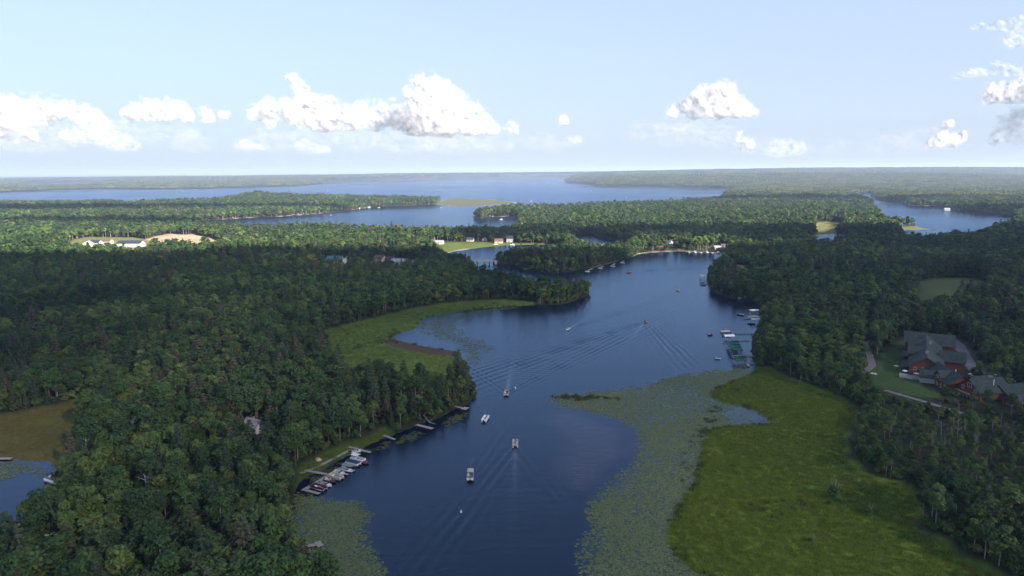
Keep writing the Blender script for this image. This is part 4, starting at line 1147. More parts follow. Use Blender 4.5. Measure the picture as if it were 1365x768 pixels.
def pontoon(loc, rz, label, canopy=None, trim=TANV, fence=WHITE, group=None, cover=None, L=7.2, bow_canopy=False):
    o = thing("pontoon_boat", label, "boat", loc, rz, group)
    for s in (-1, 1):
        b = MB(); b.bar((s * 0.9, -L / 2, 0.22), (s * 0.9, L / 2 - 0.9, 0.22), 0.32, 8); b.bar((s * 0.9, L / 2 - 0.9, 0.22), (s * 0.9, L / 2 - 0.05, 0.36), 0.32, 8, 0.08); b.build("pontoon_tube", ALU, o, True)
    MB().box((0, 0, 0.62), (2.55, L - 0.3, 0.10)).build("deck", CARPET, o)
    for c, d in (((-1.24, 0.1, 1.0), (0.06, L - 1.1, 0.66)), ((1.24, 0.1, 1.0), (0.06, L - 1.1, 0.66)), ((0.75, L / 2 - 0.45, 1.0), (0.95, 0.06, 0.66)), ((-0.75, L / 2 - 0.45, 1.0), (0.95, 0.06, 0.66)), ((0.0, -L / 2 + 0.6, 1.0), (2.4, 0.06, 0.66))):
        MB().box(c, d).build("fence_panel", fence, o)
    if cover is None:
        for c, d in (((-0.85, 1.9, 0.88), (0.65, 1.9, 0.42)), ((0.85, 1.9, 0.88), (0.65, 1.9, 0.42)), ((-0.75, -2.0, 0.88), (0.8, 1.9, 0.42)), ((0.4, -2.35, 0.88), (1.3, 0.7, 0.42))):
            b = MB(); b.box(c, d); b.box((c[0] + (0.24 if c[0] > 0 else -0.24), c[1], c[2] + 0.36), (0.18, d[1], 0.34)); b.build("seat", trim, o)
        b = MB(); b.box((0.75, -0.5, 1.05), (0.65, 0.7, 0.75), 0, 0.8); b.bar((0.72, -0.95, 1.3), (0.72, -0.85, 1.36), 0.19, 10); b.build("console", WHITE, o)
    else:
        b = MB(); b.prism([(-1.28, 1.15), (-1.28, 1.36), (-0.6, 1.62), (0.6, 1.62), (1.28, 1.36), (1.28, 1.15)], -L / 2 + 0.5, L / 2 - 0.4); b.build("cover", cover, o)
    if canopy is not None:
        b = MB(); y0, y1 = (-2.6, 0.6) if not bow_canopy else (-3.0, 2.4)
        b.prism([(-1.2, 2.48), (-1.15, 2.58), (-0.6, 2.72), (0.6, 2.72), (1.15, 2.58), (1.2, 2.48), (0.6, 2.64), (-0.6, 2.64)], y0, y1); cn = b.build("canopy", canopy, o)
        p = MB()
        for s in (-1, 1):
            for y in (y0 + 0.2, y1 - 0.2): p.bar((s * 1.22, (y0 + y1) / 2, 1.3), (s * 1.17, y, 2.52), 0.03, 5)
        p.build("canopy_frame", ALU, cn)
    motor(o, -L / 2 + 0.05)
    return o

def runabout(loc, rz, label, hull=WHITE, seat=TANV, cover=None, group=None, L=5.6, name="motor_boat"):
    o = thing(name, label, "boat", loc, rz, group)
    runabout_hull(L).build("hull", hull, o)
    b = MB(); b.prism([(-0.72, 0.42), (0.72, 0.42), (0.72, 0.47), (-0.72, 0.47)], -L * .45, L * .28); b.build("floor", CARPET, o)
    if cover is not None:
        b = MB(); b.prism([(-1.08, 0.72), (-1.0, 0.84), (0, 1.12), (1.0, 0.84), (1.08, 0.72)], -L * .48, L * .2); b.add([(-1.08, L * .2, .72), (-1.0, L * .2, .84), (0, L * .2, 1.12), (1.0, L * .2, .84), (1.08, L * .2, .72), (0, L * .47, .78)], [(0, 1, 5), (1, 2, 5), (2, 3, 5), (3, 4, 5), (4, 0, 5)]); b.build("cover", cover, o)
    else:
        for c, d in (((-0.42, -0.3, .68), (0.5, 0.55, 0.45)), ((0.42, -0.3, .68), (0.5, 0.55, 0.45)), ((0, -L * .36, .66), (1.5, 0.55, 0.42))):
            b = MB(); b.box(c, d); b.box((c[0], c[1] - 0.24, c[2] + 0.35), (d[0], 0.12, 0.4)); b.build("seat", seat, o)
        b = MB(); b.add([(-0.95, 0.35, .75), (-0.6, 0.95, .75), (0.6, 0.95, .75), (0.95, 0.35, .75), (-0.85, 0.15, 1.2), (-0.5, 0.7, 1.2), (0.5, 0.7, 1.2), (0.85, 0.15, 1.2)], [(0, 1, 5, 4), (1, 2, 6, 5), (2, 3, 7, 6)]); b.build("windshield", TINT, o)
        b = MB(); b.prism([(-0.8, .74), (0.8, .74), (0.8, .80), (-0.8, .80)], 0.95, L * .32); b.build("foredeck", hull, o)
    motor(o, -L / 2 - 0.1, 0.5)
    return o

def heading(p, q):
    """rotation that points local +Y from pixel p to pixel q on the water"""
    a, b = G(*p), G(*q); return math.atan2(-(b[0] - a[0]), b[1] - a[1])
def wat(px, py, z=0.0): return (*G(px, py, 0.3), z)

# boats under way in the channel
pontoon(wat(627, 636), heading((627, 636), (622, 690)), "white pontoon boat with a tan canopy drifting alone beside the small buoy", TANV, GREYC)
pontoon(wat(687, 592), heading((687, 596), (688, 560)), "tan pontoon boat with open deck trailing a long V wake", None, TANV, TANV)
pontoon(wat(647, 559), heading((647, 559), (656, 545)), "white pontoon boat with open deck gliding past the wooded point", None, WHITE, WHITE)
pontoon(wat(675, 525), heading((675, 525), (668, 560)), "pontoon boat with maroon seats passing the tip of the wooded point", None, MAROON, TANV)
runabout(wat(757, 439), heading((757, 439), (735, 452)), "white motor boat speeding past the wooded peninsula with a straight wake")
runabout(wat(860, 429), heading((860, 428), (885, 395)), "tan motor boat leaving curved ripples in the wide channel", TANV, NAVY)
runabout(wat(903, 387), heading((903, 386), (880, 378)), "white motor boat off the headland with the red house")
runabout(wat(838, 363.5), heading((838, 363), (800, 366)), "small red boat towing a dark wake in the far channel", REDP)
runabout(wat(957, 478), heading((957, 478), (975, 480)), "small white dinghy floating off the green canopied boat lifts", WHITE, L=3.4, name="dinghy")
runabout(wat(947, 446.5), heading((947, 446), (965, 446)), "small dark dinghy floating off the maroon boat", MAROON, L=3.2, name="dinghy")
pontoon(wat(703, 331.5), 1.2, "white pontoon boat on the pond by the shoreline houses", WHITE)
runabout(wat(674, 337.5), 1.0, "white motor boat on the pond near the bridge")
pontoon(wat(668, 292.8), 1.5, "white pontoon boat off the sandy tip of the headland", WHITE)
runabout(wat(474, 300.8), 1.3, "white motor boat crossing the bay behind the tree belt", L=7)
runabout(wat(441, 286.8), 1.3, "white motor boat moored off the peninsula cottages", L=6.5)
runabout(wat(588, 276.6), 1.4, "white motor boat beside the reed spit", L=7)
for a, b in ((710, 253.2), (735, 255.6), (727, 268.6), (708, 268.3), (835, 263.6), (437, 254.3), (483, 254.3), (788, 254.4), (648, 244.3), (505, 276.8)):
    runabout(wat(a, b), random.uniform(0, 6), "white speed boat far out on the big lake", L=8, group="white boats far out on the big lake")
def buoy(px, py, label, m_=WHITE):
    o = thing("buoy", label, "buoy", wat(px, py)); b = MB()
    b.bar((0, 0, -0.2), (0, 0, 0.18), 0.34, 10, 0.38); b.build("float", m_, o, False); MB().bar((0, 0, 0.18), (0, 0, 0.95), 0.2, 8, 0.12).build("marker_post", m_, o)
buoy(614.5, 682, "white marker buoy in open water below the drifting pontoon boat")
buoy(687, 517, "small white buoy beside the pontoon boat with maroon seats")

# ------------------------------------------------------------------ docks
def dock(name, label, pts, w=1.5, z=0.55, sect=3.0, m_=GREYW):
    """decking laid in sections on posts; pts are pixels"""
    q = [np.array(G(*p, z)) for p in pts]
    o = thing(name, label, "dock", (q[0][0], q[0][1], 0.0)); o0 = q[0]; cache = {}
    k = 0
    for a, b in zip(q[:-1], q[1:]):
        d = b - a; L = np.linalg.norm(d); u = d / L; n = max(1, round(L / sect)); sl = L / n; rz = math.atan2(u[1], u[0])
        for i in range(n):
            c = a + u * sl * (i + 0.5) - o0
            key = round(sl, 2)
            if key not in cache:
                mb = MB(); pl = max(3, int(sl / 0.3)); 
                for j in range(pl): mb.box((-sl / 2 + (j + 0.5) * sl / pl, 0, 0), (sl / pl * 0.9, w, 0.06))
                for s in (-1, 1): mb.box((0, s * (w / 2 - 0.08), -0.11), (sl * 0.995, 0.10, 0.16))
                cache[key] = mb.mesh("deck_section", m_)
            e = obj("deck_section", cache[key], o, (c[0], c[1], z + 0.012 * ((k + i) % 2))); e.rotation_euler = (0, 0, rz)
            for s in (-1, 1):
                pp = a + u * sl * i + np.array([-u[1], u[0]]) * s * (w / 2 + 0.06) - o0
                if "post" not in cache: cache["post"] = MB().bar((0, 0, -1.2), (0, 0, 0.85), 0.07, 6).mesh("post", POST)
                obj("post", cache["post"], o, (pp[0], pp[1], 0))
        k += n
    return o
M0, M1 = np.array((405.6, 652.5)), np.array((477.0, 610.5))
def md(t, off=0.0):
    """pixel on the long dock at fraction t, off along the finger direction"""
    p = M0 + (M1 - M0) * t; return (p[0] + off * 17.7, p[1] + off * 4.6)
dock("boat_dock", "long grey plank dock with a row of moored boats by the shore path", [md(0.0), md(1.0)], 1.6)
dock("dock_walkway", "grey plank walkway from the bank to the long boat dock", [(406, 627), (432, 631.4), md(0.47)], 1.4, 0.62)
dock("finger_pier", "short grey finger pier closing off the end of the long boat dock", [md(-0.005, -0.1), md(-0.005, 1.15)], 1.3, 0.5)
for t in (0.24, 0.42, 0.58, 0.70):
    dock("finger_pier", "short finger pier between the moored boats of the long dock", [md(t, 0.06), md(t, 0.95)], 0.9, 0.5)
for o_ in [o for o in COL.objects if o.name.startswith("finger_pier") and "between" in o["label"]]: o_["group"] = "finger piers of the long dock"
FING = heading(md(0.5, 0), md(0.5, 1))
pontoon(wat(424.5, 650.5), FING, "maroon pontoon boat moored beside the end finger pier", None, MAROON, MAROON)
runabout(wat(434.5, 646.5), FING, "white motor boat moored between two maroon boats", WHITE, GREYC)
runabout(wat(440.5, 641.5), FING, "maroon motor boat moored next to the tan pontoon boat", MAROON, TANV)
pontoon(wat(447, 636.5), FING, "tan pontoon boat moored at the junction with the walkway", None, TANV, TANV)
runabout(wat(452.5, 630.5), FING, "white motor boat with tan seats moored past the walkway junction", WHITE, TANV)
runabout(wat(462.5, 627.0), FING, "white motor boat with grey seats moored beside the covered boats", WHITE, GREYC)
runabout(wat(464.5, 621.5), FING, "motor boat under a dark grey cover at the long dock", NAVY, cover=GREYC)
pontoon(wat(470.5, 618.0), FING, "pontoon boat under a navy cover at the long dock", None, cover=NAVY)
pontoon(wat(477.0, 613.5), FING, "pontoon boat with a white canopy moored at the far dock end", WHITE, TANV)
runabout(wat(484.5, 616.5), FING, "red and white motor boat moored off the far dock end", REDP, WHITE)
dock("dock", "narrow grey dock with a white rowing boat beside it", [(465, 595.5), (494, 603)], 1.4)
runabout(wat(475, 602.2), heading((475, 602), (482, 601)), "white rowing boat drawn up beside the narrow dock", WHITE, L=4.2, name="rowing_boat")
dock("dock", "short plank dock in the weedy shallows under the pines", [(511, 580), (526.5, 585.8)], 1.2)
dock("dock", "broad plank dock beside the fallen tree", [(555, 566), (577, 571.4)], 1.9)
dock("dock", "plank dock with a square end at the wooded point", [(606, 541.5), (617, 543.8)], 1.3)
dock("dock_platform", "square plank platform at the end of the point's dock", [(616.5, 543.7), (623.5, 544.9)], 3.4, 0.6)
dock("dock", "small weathered dock lost among the lily pads", [(404, 728), (424, 725)], 1.5)
dock("dock_platform", "tilted grey platform at the end of the lily pad dock", [(421, 726), (429, 723.5)], 3.0, 0.66)
dock("dock", "weathered dock in the reeds of the small lily pond", [(-8, 611), (16, 611)], 1.6)
pontoon(wat(70, 641.5), 1.15, "white pontoon boat moored on the small lily pond", WHITE, TANV)
runabout(wat(88, 628.5), 0.9, "pale green canoe pulled up on the pond's marshy bank", mat("mint_gelcoat", (0.42, 0.58, 0.46), 0.5), L=3.6, name="canoe")
# boat lifts by the marsh
def boat_lift(px, py, label, canopy, rz, L=7.6, Wd=3.3, boat=None, group=None, z=2.9):
    o = thing("boat_lift", label, "boat lift", wat(px, py), rz, group)
    b = MB(); b.prism([(-Wd / 2, z - 0.5), (-Wd / 2 + .02, z - 0.1), (-Wd * .3, z + 0.42), (0, z + 0.6), (Wd * .3, z + 0.42), (Wd / 2 - .02, z - 0.1), (Wd / 2, z - 0.5), (Wd * .46, z - 0.16), (Wd * .28, z + 0.34), (0, z + 0.5), (-Wd * .28, z + 0.34), (-Wd * .46, z - 0.16)], -L / 2, L / 2); b.build("canopy", canopy, o)
    for sx in (-1, 1):
        for sy in (-1, 1): MB().bar((sx * Wd * .45, sy * L * .40, -1.2), (sx * Wd * .45, sy * L * .40, z - 0.12), 0.07, 6).build("post", ALU, o)
        MB().bar((sx * Wd * .45, -L * .48, z - 0.15), (sx * Wd * .45, L * .48, z - 0.15), 0.05, 5).build("side_beam", ALU, o)
    for sy in (-1, 1): MB().bar((-Wd * .45, sy * L * .4, 0.3), (Wd * .45, sy * L * .4, 0.3), 0.07, 5).build("cradle", ALU, o)
    return o
LIFT = heading((985, 470), (967, 470.5))
S0, S1 = np.array((985.5, 460.0)), np.array((997.5, 487.0))
lp = lambda t, o=0: tuple(S0 + (S1 - S0) * t + np.array([-10.5, 0.0]) * o)
dock("boat_dock", "pale plank dock behind the green canopied boat lifts", [lp(-0.05), lp(1.05)], 1.5)
dock("dock_walkway", "narrow walkway from the bank to the green lifts' dock", [(1007, 474.8), lp(0.5)], 1.2)
dock("dock_walkway", "pale walkway nearest the marsh at the green lifts' dock", [(1006, 484), lp(0.9)], 1.2, 0.6)
words_ = ["first", "second", "third", "fourth"]
for i, t in enumerate((0.02, 0.15, 0.28, 0.42)):
    boat_lift(*lp(t, 0.92), f"boat lift with a green canopy, {words_[i]} from the white canopied lift", TEAL, LIFT, group="green canopied boat lifts")
for i, t in enumerate((0.78, 0.93)):
    boat_lift(*lp(t, 0.92), "boat lift with a green canopy at the marsh end of the dock" if i else "boat lift with a green canopy beside the uncovered pontoon boat", TEAL, LIFT, group="green canopied boat lifts")
pontoon(wat(*lp(0.60, 0.95)), LIFT, "tan pontoon boat moored uncovered among the green canopied lifts", None, TANV, TANV)
boat_lift(971.5, 452, "boat lift with a white canopy beside the green ones", WHITE, LIFT, 7.2, 3.2)
dock("dock_walkway", "short walkway to the white canopied boat lift", [(977, 453), (999, 453.5)], 1.2)
pontoon(wat(966.5, 442.5), LIFT, "pontoon boat with a maroon canopy at the end of a thin dock", MAROON, TANV, bow_canopy=True)
boat_lift(968.5, 445.5, "low boat lift with a dark canopy under the maroon pontoon boat", NAVY, LIFT, 6.0, 2.6, z=1.5)
dock("dock_walkway", "thin dock leading to the maroon canopied pontoon boat", [(974, 444.3), (1008, 444.5)], 1.1)
boat_lift(1007, 429.5, "boat lift with a white canopy and dark sides near the tree line", WHITE, LIFT, 7.5, 3.0)
runabout(wat(1001, 431.5), LIFT, "maroon motor boat beside the white canopied lift at the tree line", MAROON)
pontoon(wat(1004, 423), LIFT, "white pontoon boat on the dock below the headland trees", None, WHITE, WHITE, L=9)
dock("dock", "long pale dock with a white pontoon boat below the headland", [(992, 425), (1016, 421.5)], 1.6)
boat_lift(1004.5, 417.5, "boat lift with a white canopy farthest out by the pale dock", WHITE, LIFT, 7.5, 3.0)
boat_lift(1016, 402.5, "boat lift with a white canopy half under the headland trees", WHITE, LIFT, 7.5, 3.0)
for a in ((985, 419.6), (988.5, 420.2)):
    runabout(wat(*a), LIFT, "small dark jet boat floating off the pale dock", NAVY, L=3.0, name="jet_boat", group="pair of small dark jet boats")
runabout(wat(1018, 411), LIFT, "blue motor boat tucked under the headland trees", mat("blue_gelcoat", (0.04, 0.16, 0.42), 0.4), L=4.5)
pontoon(wat(989, 398), LIFT, "white pontoon boat against the dark headland shore", WHITE, GREYC)
boat_lift(936.5, 370.5, "boat lift with a white canopy off the headland tip", WHITE, LIFT, 7, 3)
dock("dock", "dock with two boats off the headland tip", [(933, 378.5), (945, 378)], 1.6)
runabout(wat(936, 376.5), LIFT, "white motor boat at the headland tip dock"); runabout(wat(937, 380), LIFT, "grey motor boat at the headland tip dock", GREYC)
for a, b in (((780, 362), (790, 357.8)), ((797, 357.5), (804, 354.8)), ((814, 355), (820, 351.2)), ((827, 350.5), (832, 347.5))):
    dock("dock", "short dock along the sandy shore of the wooded island", [a, b], 1.6)["group"] = "docks on the sandy island shore"
    runabout(wat(a[0] + 3, a[1] + 0.2), 1.2, "white motor boat at a dock on the sandy island shore", group="boats at the sandy island docks")
dock("dock", "dark dock with a boathouse on the island's pond side", [(698, 358.5), (712, 358)], 4.0)
for i, (a, b) in enumerate(((918, 336.2), (926, 336.6), (934, 336.8), (942, 336.8), (949, 337), (957, 337.4), (965, 337.6))):
    (pontoon if i % 2 else runabout)(wat(a, b), 0.2, ("white pontoon boat" if i % 2 else "white motor boat") + " moored at the far marina below the long sheds", WHITE, group="boats at the far marina")
dock("boat_dock", "long dock of the far marina below the sheds", [(914, 335.6), (970, 336.6)], 2.0)
for a, b in ((661, 325.4), (683, 326.2)):
    dock("dock", "dock with a white boat before the shoreline houses", [(a - 3, b), (a + 4, b + 0.4)], 3.0)["group"] = "docks before the shoreline houses"
    pontoon(wat(a, b + 0.8), 1.4, "white pontoon boat moored before the shoreline houses", WHITE, group="boats before the shoreline houses")

# ------------------------------------------------------------------ houses
ROOF_G = mat("green_shingles", (0.034, 0.046, 0.046), 0.85, 0, 0.2, 0.25, 0.6)
ROOF_D = mat("charcoal_shingles", (0.055, 0.055, 0.062), 0.85, 0, 0.2, 0.25, 0.6)
ROOF_B = mat("brown_shingles", (0.12, 0.085, 0.065), 0.85, 0, 0.2, 0.25, 0.6)
ROOF_T = mat("teal_metal_roof", (0.03, 0.13, 0.13), 0.5, 0.2, 0.4, 0.15, 0.5)
ROOF_S = mat("silver_metal_roof", (0.36, 0.37, 0.38), 0.45, 0.3, 0.4, 0.1, 0.5)
ROOF_N = mat("dark_blue_metal_roof", (0.035, 0.045, 0.075), 0.5, 0.2, 0.4, 0.1, 0.5)
LOG = mat("orange_logs", (0.125, 0.044, 0.022), 0.75, 0, 0.2, 0.3, 2.0)
STONE = mat("grey_stone", (0.22, 0.20, 0.19), 0.9, 0, 0.2, 0.4, 2.5)
SIDING = mat("white_siding", (0.44, 0.43, 0.41), 0.7, 0, 0.2, 0.06, 1.0)
TANS = mat("tan_siding", (0.42, 0.35, 0.27), 0.8, 0, 0.2, 0.1, 1.0)
GREYS = mat("grey_siding", (0.30, 0.31, 0.33), 0.8, 0, 0.2, 0.1, 1.0)
REDS = mat("red_siding", (0.30, 0.045, 0.04), 0.8, 0, 0.2, 0.15, 1.0)
TRIM = mat("cream_trim", (0.60, 0.52, 0.42), 0.7)

def slabs(b, L, Wd, ze, zr, over=0.6, th=0.22):
    """two roof slopes, ridge along local Y"""
    hw = Wd / 2; k = (zr - ze) / hw; zo = ze - k * over
    b.prism([(-hw - over, zo), (0, zr), (hw + over, zo), (hw + over, zo + th), (0, zr + th * 1.15), (-hw - over, zo + th)], -L / 2 - over, L / 2 + over)
    return b

def block(root, c, L, Wd, zb, ze, zr, rz, wm, rm, wins=None, over=0.6, roof_name="roof"):
    """a gabled block, ridge along its own Y; wins: list of (side, along, z, w, h)"""
    x, y = c[0] - root.location.x, c[1] - root.location.y; z0 = root.location.z
    hw = Wd / 2; b = MB()
    b.prism([(-hw, zb - z0 - 1.5), (hw, zb - z0 - 1.5), (hw, ze - z0), (0, zr - z0), (-hw, ze - z0)], -L / 2, L / 2)
    w = b.build("wall", wm, root); w.location = (x, y, 0); w.rotation_euler = (0, 0, rz)
    r = slabs(MB(), L, Wd, ze - z0 + 0.06, zr - z0 + 0.06, over).build(roof_name, rm, root); r.location = (x, y, 0); r.rotation_euler = (0, 0, rz)
    for (side, a, z, ww, hh) in wins or ():
        ca, sa = math.cos(rz), math.sin(rz)
        if side in 'lr': lx, ly, rr = (hw if side == 'r' else -hw), a, (0 if side == 'r' else math.pi)
        else: lx, ly, rr = a, (L / 2 if side == 'b' else -L / 2), (math.pi / 2 if side == 'b' else -math.pi / 2)
        window(root, (x + lx * ca - ly * sa, y + lx * sa + ly * ca, z - z0), rz + rr, ww, hh)
    return w, r
WIN = {}
def window(root, loc, rz, w, h, frame=None):
    """frame and pane, facing local +X"""
    key = (round(w, 2), round(h, 2))
    if key not in WIN:
        f = MB(); t = 0.12
        for c, d in (((0.04, 0, h / 2 - t / 2), (0.12, w, t)), ((0.04, 0, -h / 2 + t / 2), (0.12, w, t)), ((0.04, w / 2 - t / 2, 0), (0.12, t, h - 2 * t)), ((0.04, -w / 2 + t / 2, 0), (0.12, t, h - 2 * t)), ((0.04, 0, 0), (0.10, t * .6, h - 2 * t))): f.box(c, d)
        WIN[key] = (f.mesh("window", TRIM), MB().box((0.02, 0, 0), (0.06, w - 0.2, h - 0.2)).mesh("pane", GLASS))
    f = obj("window", WIN[key][0], root, loc); f.rotation_euler = (0, 0, rz)
    obj("pane", WIN[key][1], f)

def house(px, py, label, L, Wd, he, hr, rz, wm, rm, name="house", group=None, nwin=3, chim=True, cat="house", porch=False):
    p = at(px, py); o = thing(name, label, cat, p, 0, group); L, Wd = L * 0.86, Wd * 0.9
    zb = p[2]; wins = []
    for side, span in (('l', L), ('r', L), ('f', Wd), ('b', Wd)):
        k = nwin if side in 'lr' else max(1, nwin - 1)
        for i in range(k): wins.append((side, (i + 0.5 - k / 2) * span / (k + 0.3), zb + he * 0.55, 1.3, 1.4))
    block(o, (p[0], p[1]), L, Wd, zb, zb + he, zb + he + hr, rz, wm, rm, wins)
    ca, sa = math.cos(rz), math.sin(rz)
    lx, ly = -Wd / 2 - 0.05, L * 0.02 + 0.9
    d = MB().box((0, 0, 1.05), (0.12, 1.0, 2.1)).build("door", DARK, o); d.location = (lx * ca - ly * sa, lx * sa + ly * ca, 0); d.rotation_euler = (0, 0, rz)
    if chim:
        c = MB().box((0, 0, 0), (0.8, 0.8, 1.8)).build("chimney", STONE, o); c.location = (Wd * .18 * ca - L * .2 * -sa * -1, Wd * .18 * sa + L * .2 * ca, he + hr * 0.8)
    return o
house(340, 574, "grey roofed cabin in a clearing of the dense wood", 10, 7, 3.0, 2.4, R(60), GREYS, mat("grey_shingles", (0.20, 0.19, 0.20), 0.85, 0, 0.2, 0.25, 0.6), "cabin", nwin=2)
house(988, 364, "red house half hidden among the headland trees", 13, 9, 5.2, 3.2, R(80), REDS, ROOF_B)
house(586, 323.6, "white bungalow at the meadow's end by the pond", 15, 9, 3.2, 2.6, R(85), SIDING, ROOF_S)
house(627, 321.6, "white cottage with a grey roof behind the meadow", 13, 9, 3.4, 3.0, R(80), SIDING, ROOF_D)
house(646, 321.4, "tan cottage with a brown roof among the trees behind the meadow", 11, 9, 3.6, 3.2, R(10), TANS, ROOF_B)
house(665, 323.4, "brown roofed house with a porch before the pond", 15, 10, 3.8, 3.4, R(85), TANS, ROOF_B)
house(680, 322.6, "tall white two storey house with a grey gable before the pond", 12, 10, 6.4, 4.0, R(80), SIDING, ROOF_D)
house(651, 314.5, "pale roofed house rising above the tree belt", 13, 10, 5.5, 5.5, R(20), SIDING, ROOF_S)
house(801, 330.5, "white cottage on the wooded island beside the back bay", 11, 8, 3.6, 3.0, R(70), SIDING, ROOF_S)
house(783, 331.2, "pale grey cottage under island trees", 10, 8, 3.4, 2.8, R(80), GREYS, ROOF_S)
house(765, 329.5, "small white cottage at the pond end of the island", 9, 7, 3.4, 2.8, R(60), SIDING, ROOF_D)
house(883, 329.0, "red walled boathouse with a dark roof by the far marina", 18, 11, 3.6, 3.0, R(85), REDS, ROOF_D, "boathouse", cat="building")
house(893.5, 328.6, "tall white gabled block beside the red boathouse", 8, 7, 7.2, 2.6, R(5), SIDING, ROOF_S, "boathouse", cat="building", chim=False)
house(974, 330.5, "long white eaved marina shed above the moored boats", 34, 13, 3.6, 2.4, R(88), SIDING, ROOF_B, "marina_shed", nwin=6, cat="building", chim=False)
house(958, 332.5, "low grey marina shed beside the long one", 15, 9, 3.2, 2.2, R(88), GREYS, ROOF_S, "marina_shed", cat="building", chim=False)
house(947, 320, "brown roofed house on the slope above the marina", 15, 10, 4.0, 3.4, R(80), TANS, ROOF_B)
house(932, 323.5, "small grey house beside the drive above the marina", 12, 9, 3.6, 3.0, R(75), GREYS, ROOF_D)
house(447, 351, "hall with a teal metal roof and pale walls in the wood", 22, 13, 4.6, 4.6, R(84), SIDING, ROOF_T, "hall", nwin=5, cat="building", chim=False)
house(462, 352, "teal roofed wing with a white gable beside the hall", 14, 12, 4.4, 4.6, R(5), SIDING, ROOF_T, "hall", nwin=3, cat="building", chim=False)
house(507, 350.5, "tan resort building with a brown roof in a clearing of the wood", 16, 11, 6.0, 3.6, R(60), TANS, ROOF_B, "resort_building", cat="building")
house(519, 350.5, "white resort building beside the gravel lot", 14, 10, 5.0, 3.4, R(80), SIDING, ROOF_D, "resort_building", cat="building")
house(531, 351.5, "low grey resort building at the gravel lot's far side", 18, 9, 3.4, 2.6, R(85), GREYS, ROOF_S, "resort_building", cat="building", chim=False)
house(515, 355.5, "small pale lodge below the gravel lot", 10, 8, 3.6, 2.8, R(40), TANS, ROOF_D, "resort_building", cat="building")
house(175, 328, "long white warehouse with a dark blue roof beside the sand heap", 42, 16, 5.5, 3.6, R(88), SIDING, ROOF_N, "warehouse", nwin=6, cat="building", chim=False)
house(118, 329, "white gabled metal shed at the edge of the grassy lot", 15, 13, 5.0, 3.6, R(20), SIDING, ROOF_S, "metal_shed", cat="building", chim=False, nwin=2)
house(129, 327.5, "dark roofed shed between the two white sheds", 17, 12, 4.6, 3.4, R(80), SIDING, ROOF_N, "metal_shed", cat="building", chim=False, nwin=2)
house(136, 330, "small white shed in front of the dark roofed one", 8, 7, 3.6, 2.4, R(10), SIDING, ROOF_S, "metal_shed", cat="building", chim=False, nwin=1)
house(145, 325, "tan garage with a brown roof behind the sheds", 14, 10, 4.2, 2.8, R(80), TANS, ROOF_B, "garage", cat="building", chim=False, nwin=2)
house(37, 281, "lone white dome like house above the woods by the big lake", 20, 18, 9, 8, R(30), SIDING, ROOF_S, "farmhouse", nwin=2, chim=False)
house(1262, 280.5, "white boathouse on the far shore of the wooded lake", 16, 10, 4, 3, R(80), SIDING, ROOF_S, "boathouse", cat="building")
# cottages along the lake shores
COT = []
for i, (wm, rm, nm) in enumerate(((SIDING, ROOF_D, "white"), (TANS, ROOF_B, "tan"), (SIDING, ROOF_S, "white metal roofed"), (GREYS, ROOF_D, "grey"))):
    o = thing("lake_cottage", "", "house", (0, 0, -50)); COT.append((o, nm))
    block(o, (0, 0), 13, 9, -50, -46.2, -42.8, 0, wm, rm)
def cottages(pts, where, group, k, used=set()):
    for j, (a, b) in enumerate(pts):
        o, nm = COT[(j * 7 + j // 3) % 4]; x, y = G(a, b)
        lab = f"{nm} cottage {where}"
        rz = random.uniform(0.9, 2.0)
        if o.name in used: c = copy_tree(o, (x, y, 0.3), rz, lab, group)
        else: c = o; KIDS_of(o); used.add(o.name); c.location = (x, y, 0.3); c.rotation_euler = (0, 0, rz); c["label"] = lab; c["group"] = group
        k_ = k * 0.8; c.scale = (k_, k_, k_ * random.uniform(0.9, 1.1))
def along(pts, n, dy=-0.3):
    q = np.array(pts, float); t = np.sort(rng.uniform(0, len(q) - 1.001, n)); i = t.astype(int); f = (t - i)[:, None]
    p = q[i] * (1 - f) + q[i + 1] * f; return [(a, b + dy) for a, b in p]
cottages(along([(252,296),(268,294.2),(302,292),(326,290),(380,287.8)], 9, -0.5), "on the sandy bank of the near bay", "cottages on the near bay", 0.85)
cottages(along([(380,287.8),(419,284.8),(463,281),(507,275.2)], 7, -0.5), "under the wooded peninsula's trees", "cottages under the peninsula", 0.85)
cottages(along([(0,256),(59,253.6),(132,251.6),(209,251.9)], 9), "on the low spit across the big lake", "cottages on the low spit", 1.5)
cottages(along([(253,251.4),(297,250.4),(326,249.2),(380,248.1),(419,245.6)], 14), "on the built up shore across the big lake", "cottages across the big lake", 1.6)
cottages(along([(454,243.3),(560,240.6),(657,239.3),(740,237.7)], 16, -0.15), "on the farthest shore of the big lake", "cottages on the farthest shore", 2.6)
cottages(along([(787,248),(845,248.4),(898,249)], 4), "under the low woods beyond the lake", "cottages beyond the lake", 1.5)
cottages([(978,250.6),(996,250.8),(1000,251)], "at the lake end of the long wooded land", "cottages at the lake end", 1.5)
cottages([(694,287.6),(700,287.3),(655,289)], "behind the sandy tip of the headland", "cottages behind the headland tip", 0.8)
cottages([(1208,270.2),(1213,273.6)], "at the narrow bay of the wooded lake", "cottages at the narrow bay", 0.9)
def water_tower(px, py, label):
    p = wat(px, py, 20); o = thing("water_tower", label, "water tower", p); k = 1.0
    MB().bar((0, 0, 0), (0, 0, 62), 5, 10, 4).build("stem", WHITE, o); b = MB()
    b.bar((0, 0, 60), (0, 0, 68), 6, 12, 16); b.bar((0, 0, 68), (0, 0, 82), 16, 12, 16); b.bar((0, 0, 82), (0, 0, 90), 16, 12, 4); b.build("tank", WHITE, o)
for a in (343, 349): water_tower(a, 233.8, "white water tower on the far skyline")
for o_ in COL.objects:
    if o_.name.startswith("water_tower"): o_["group"] = "pair of white water towers"

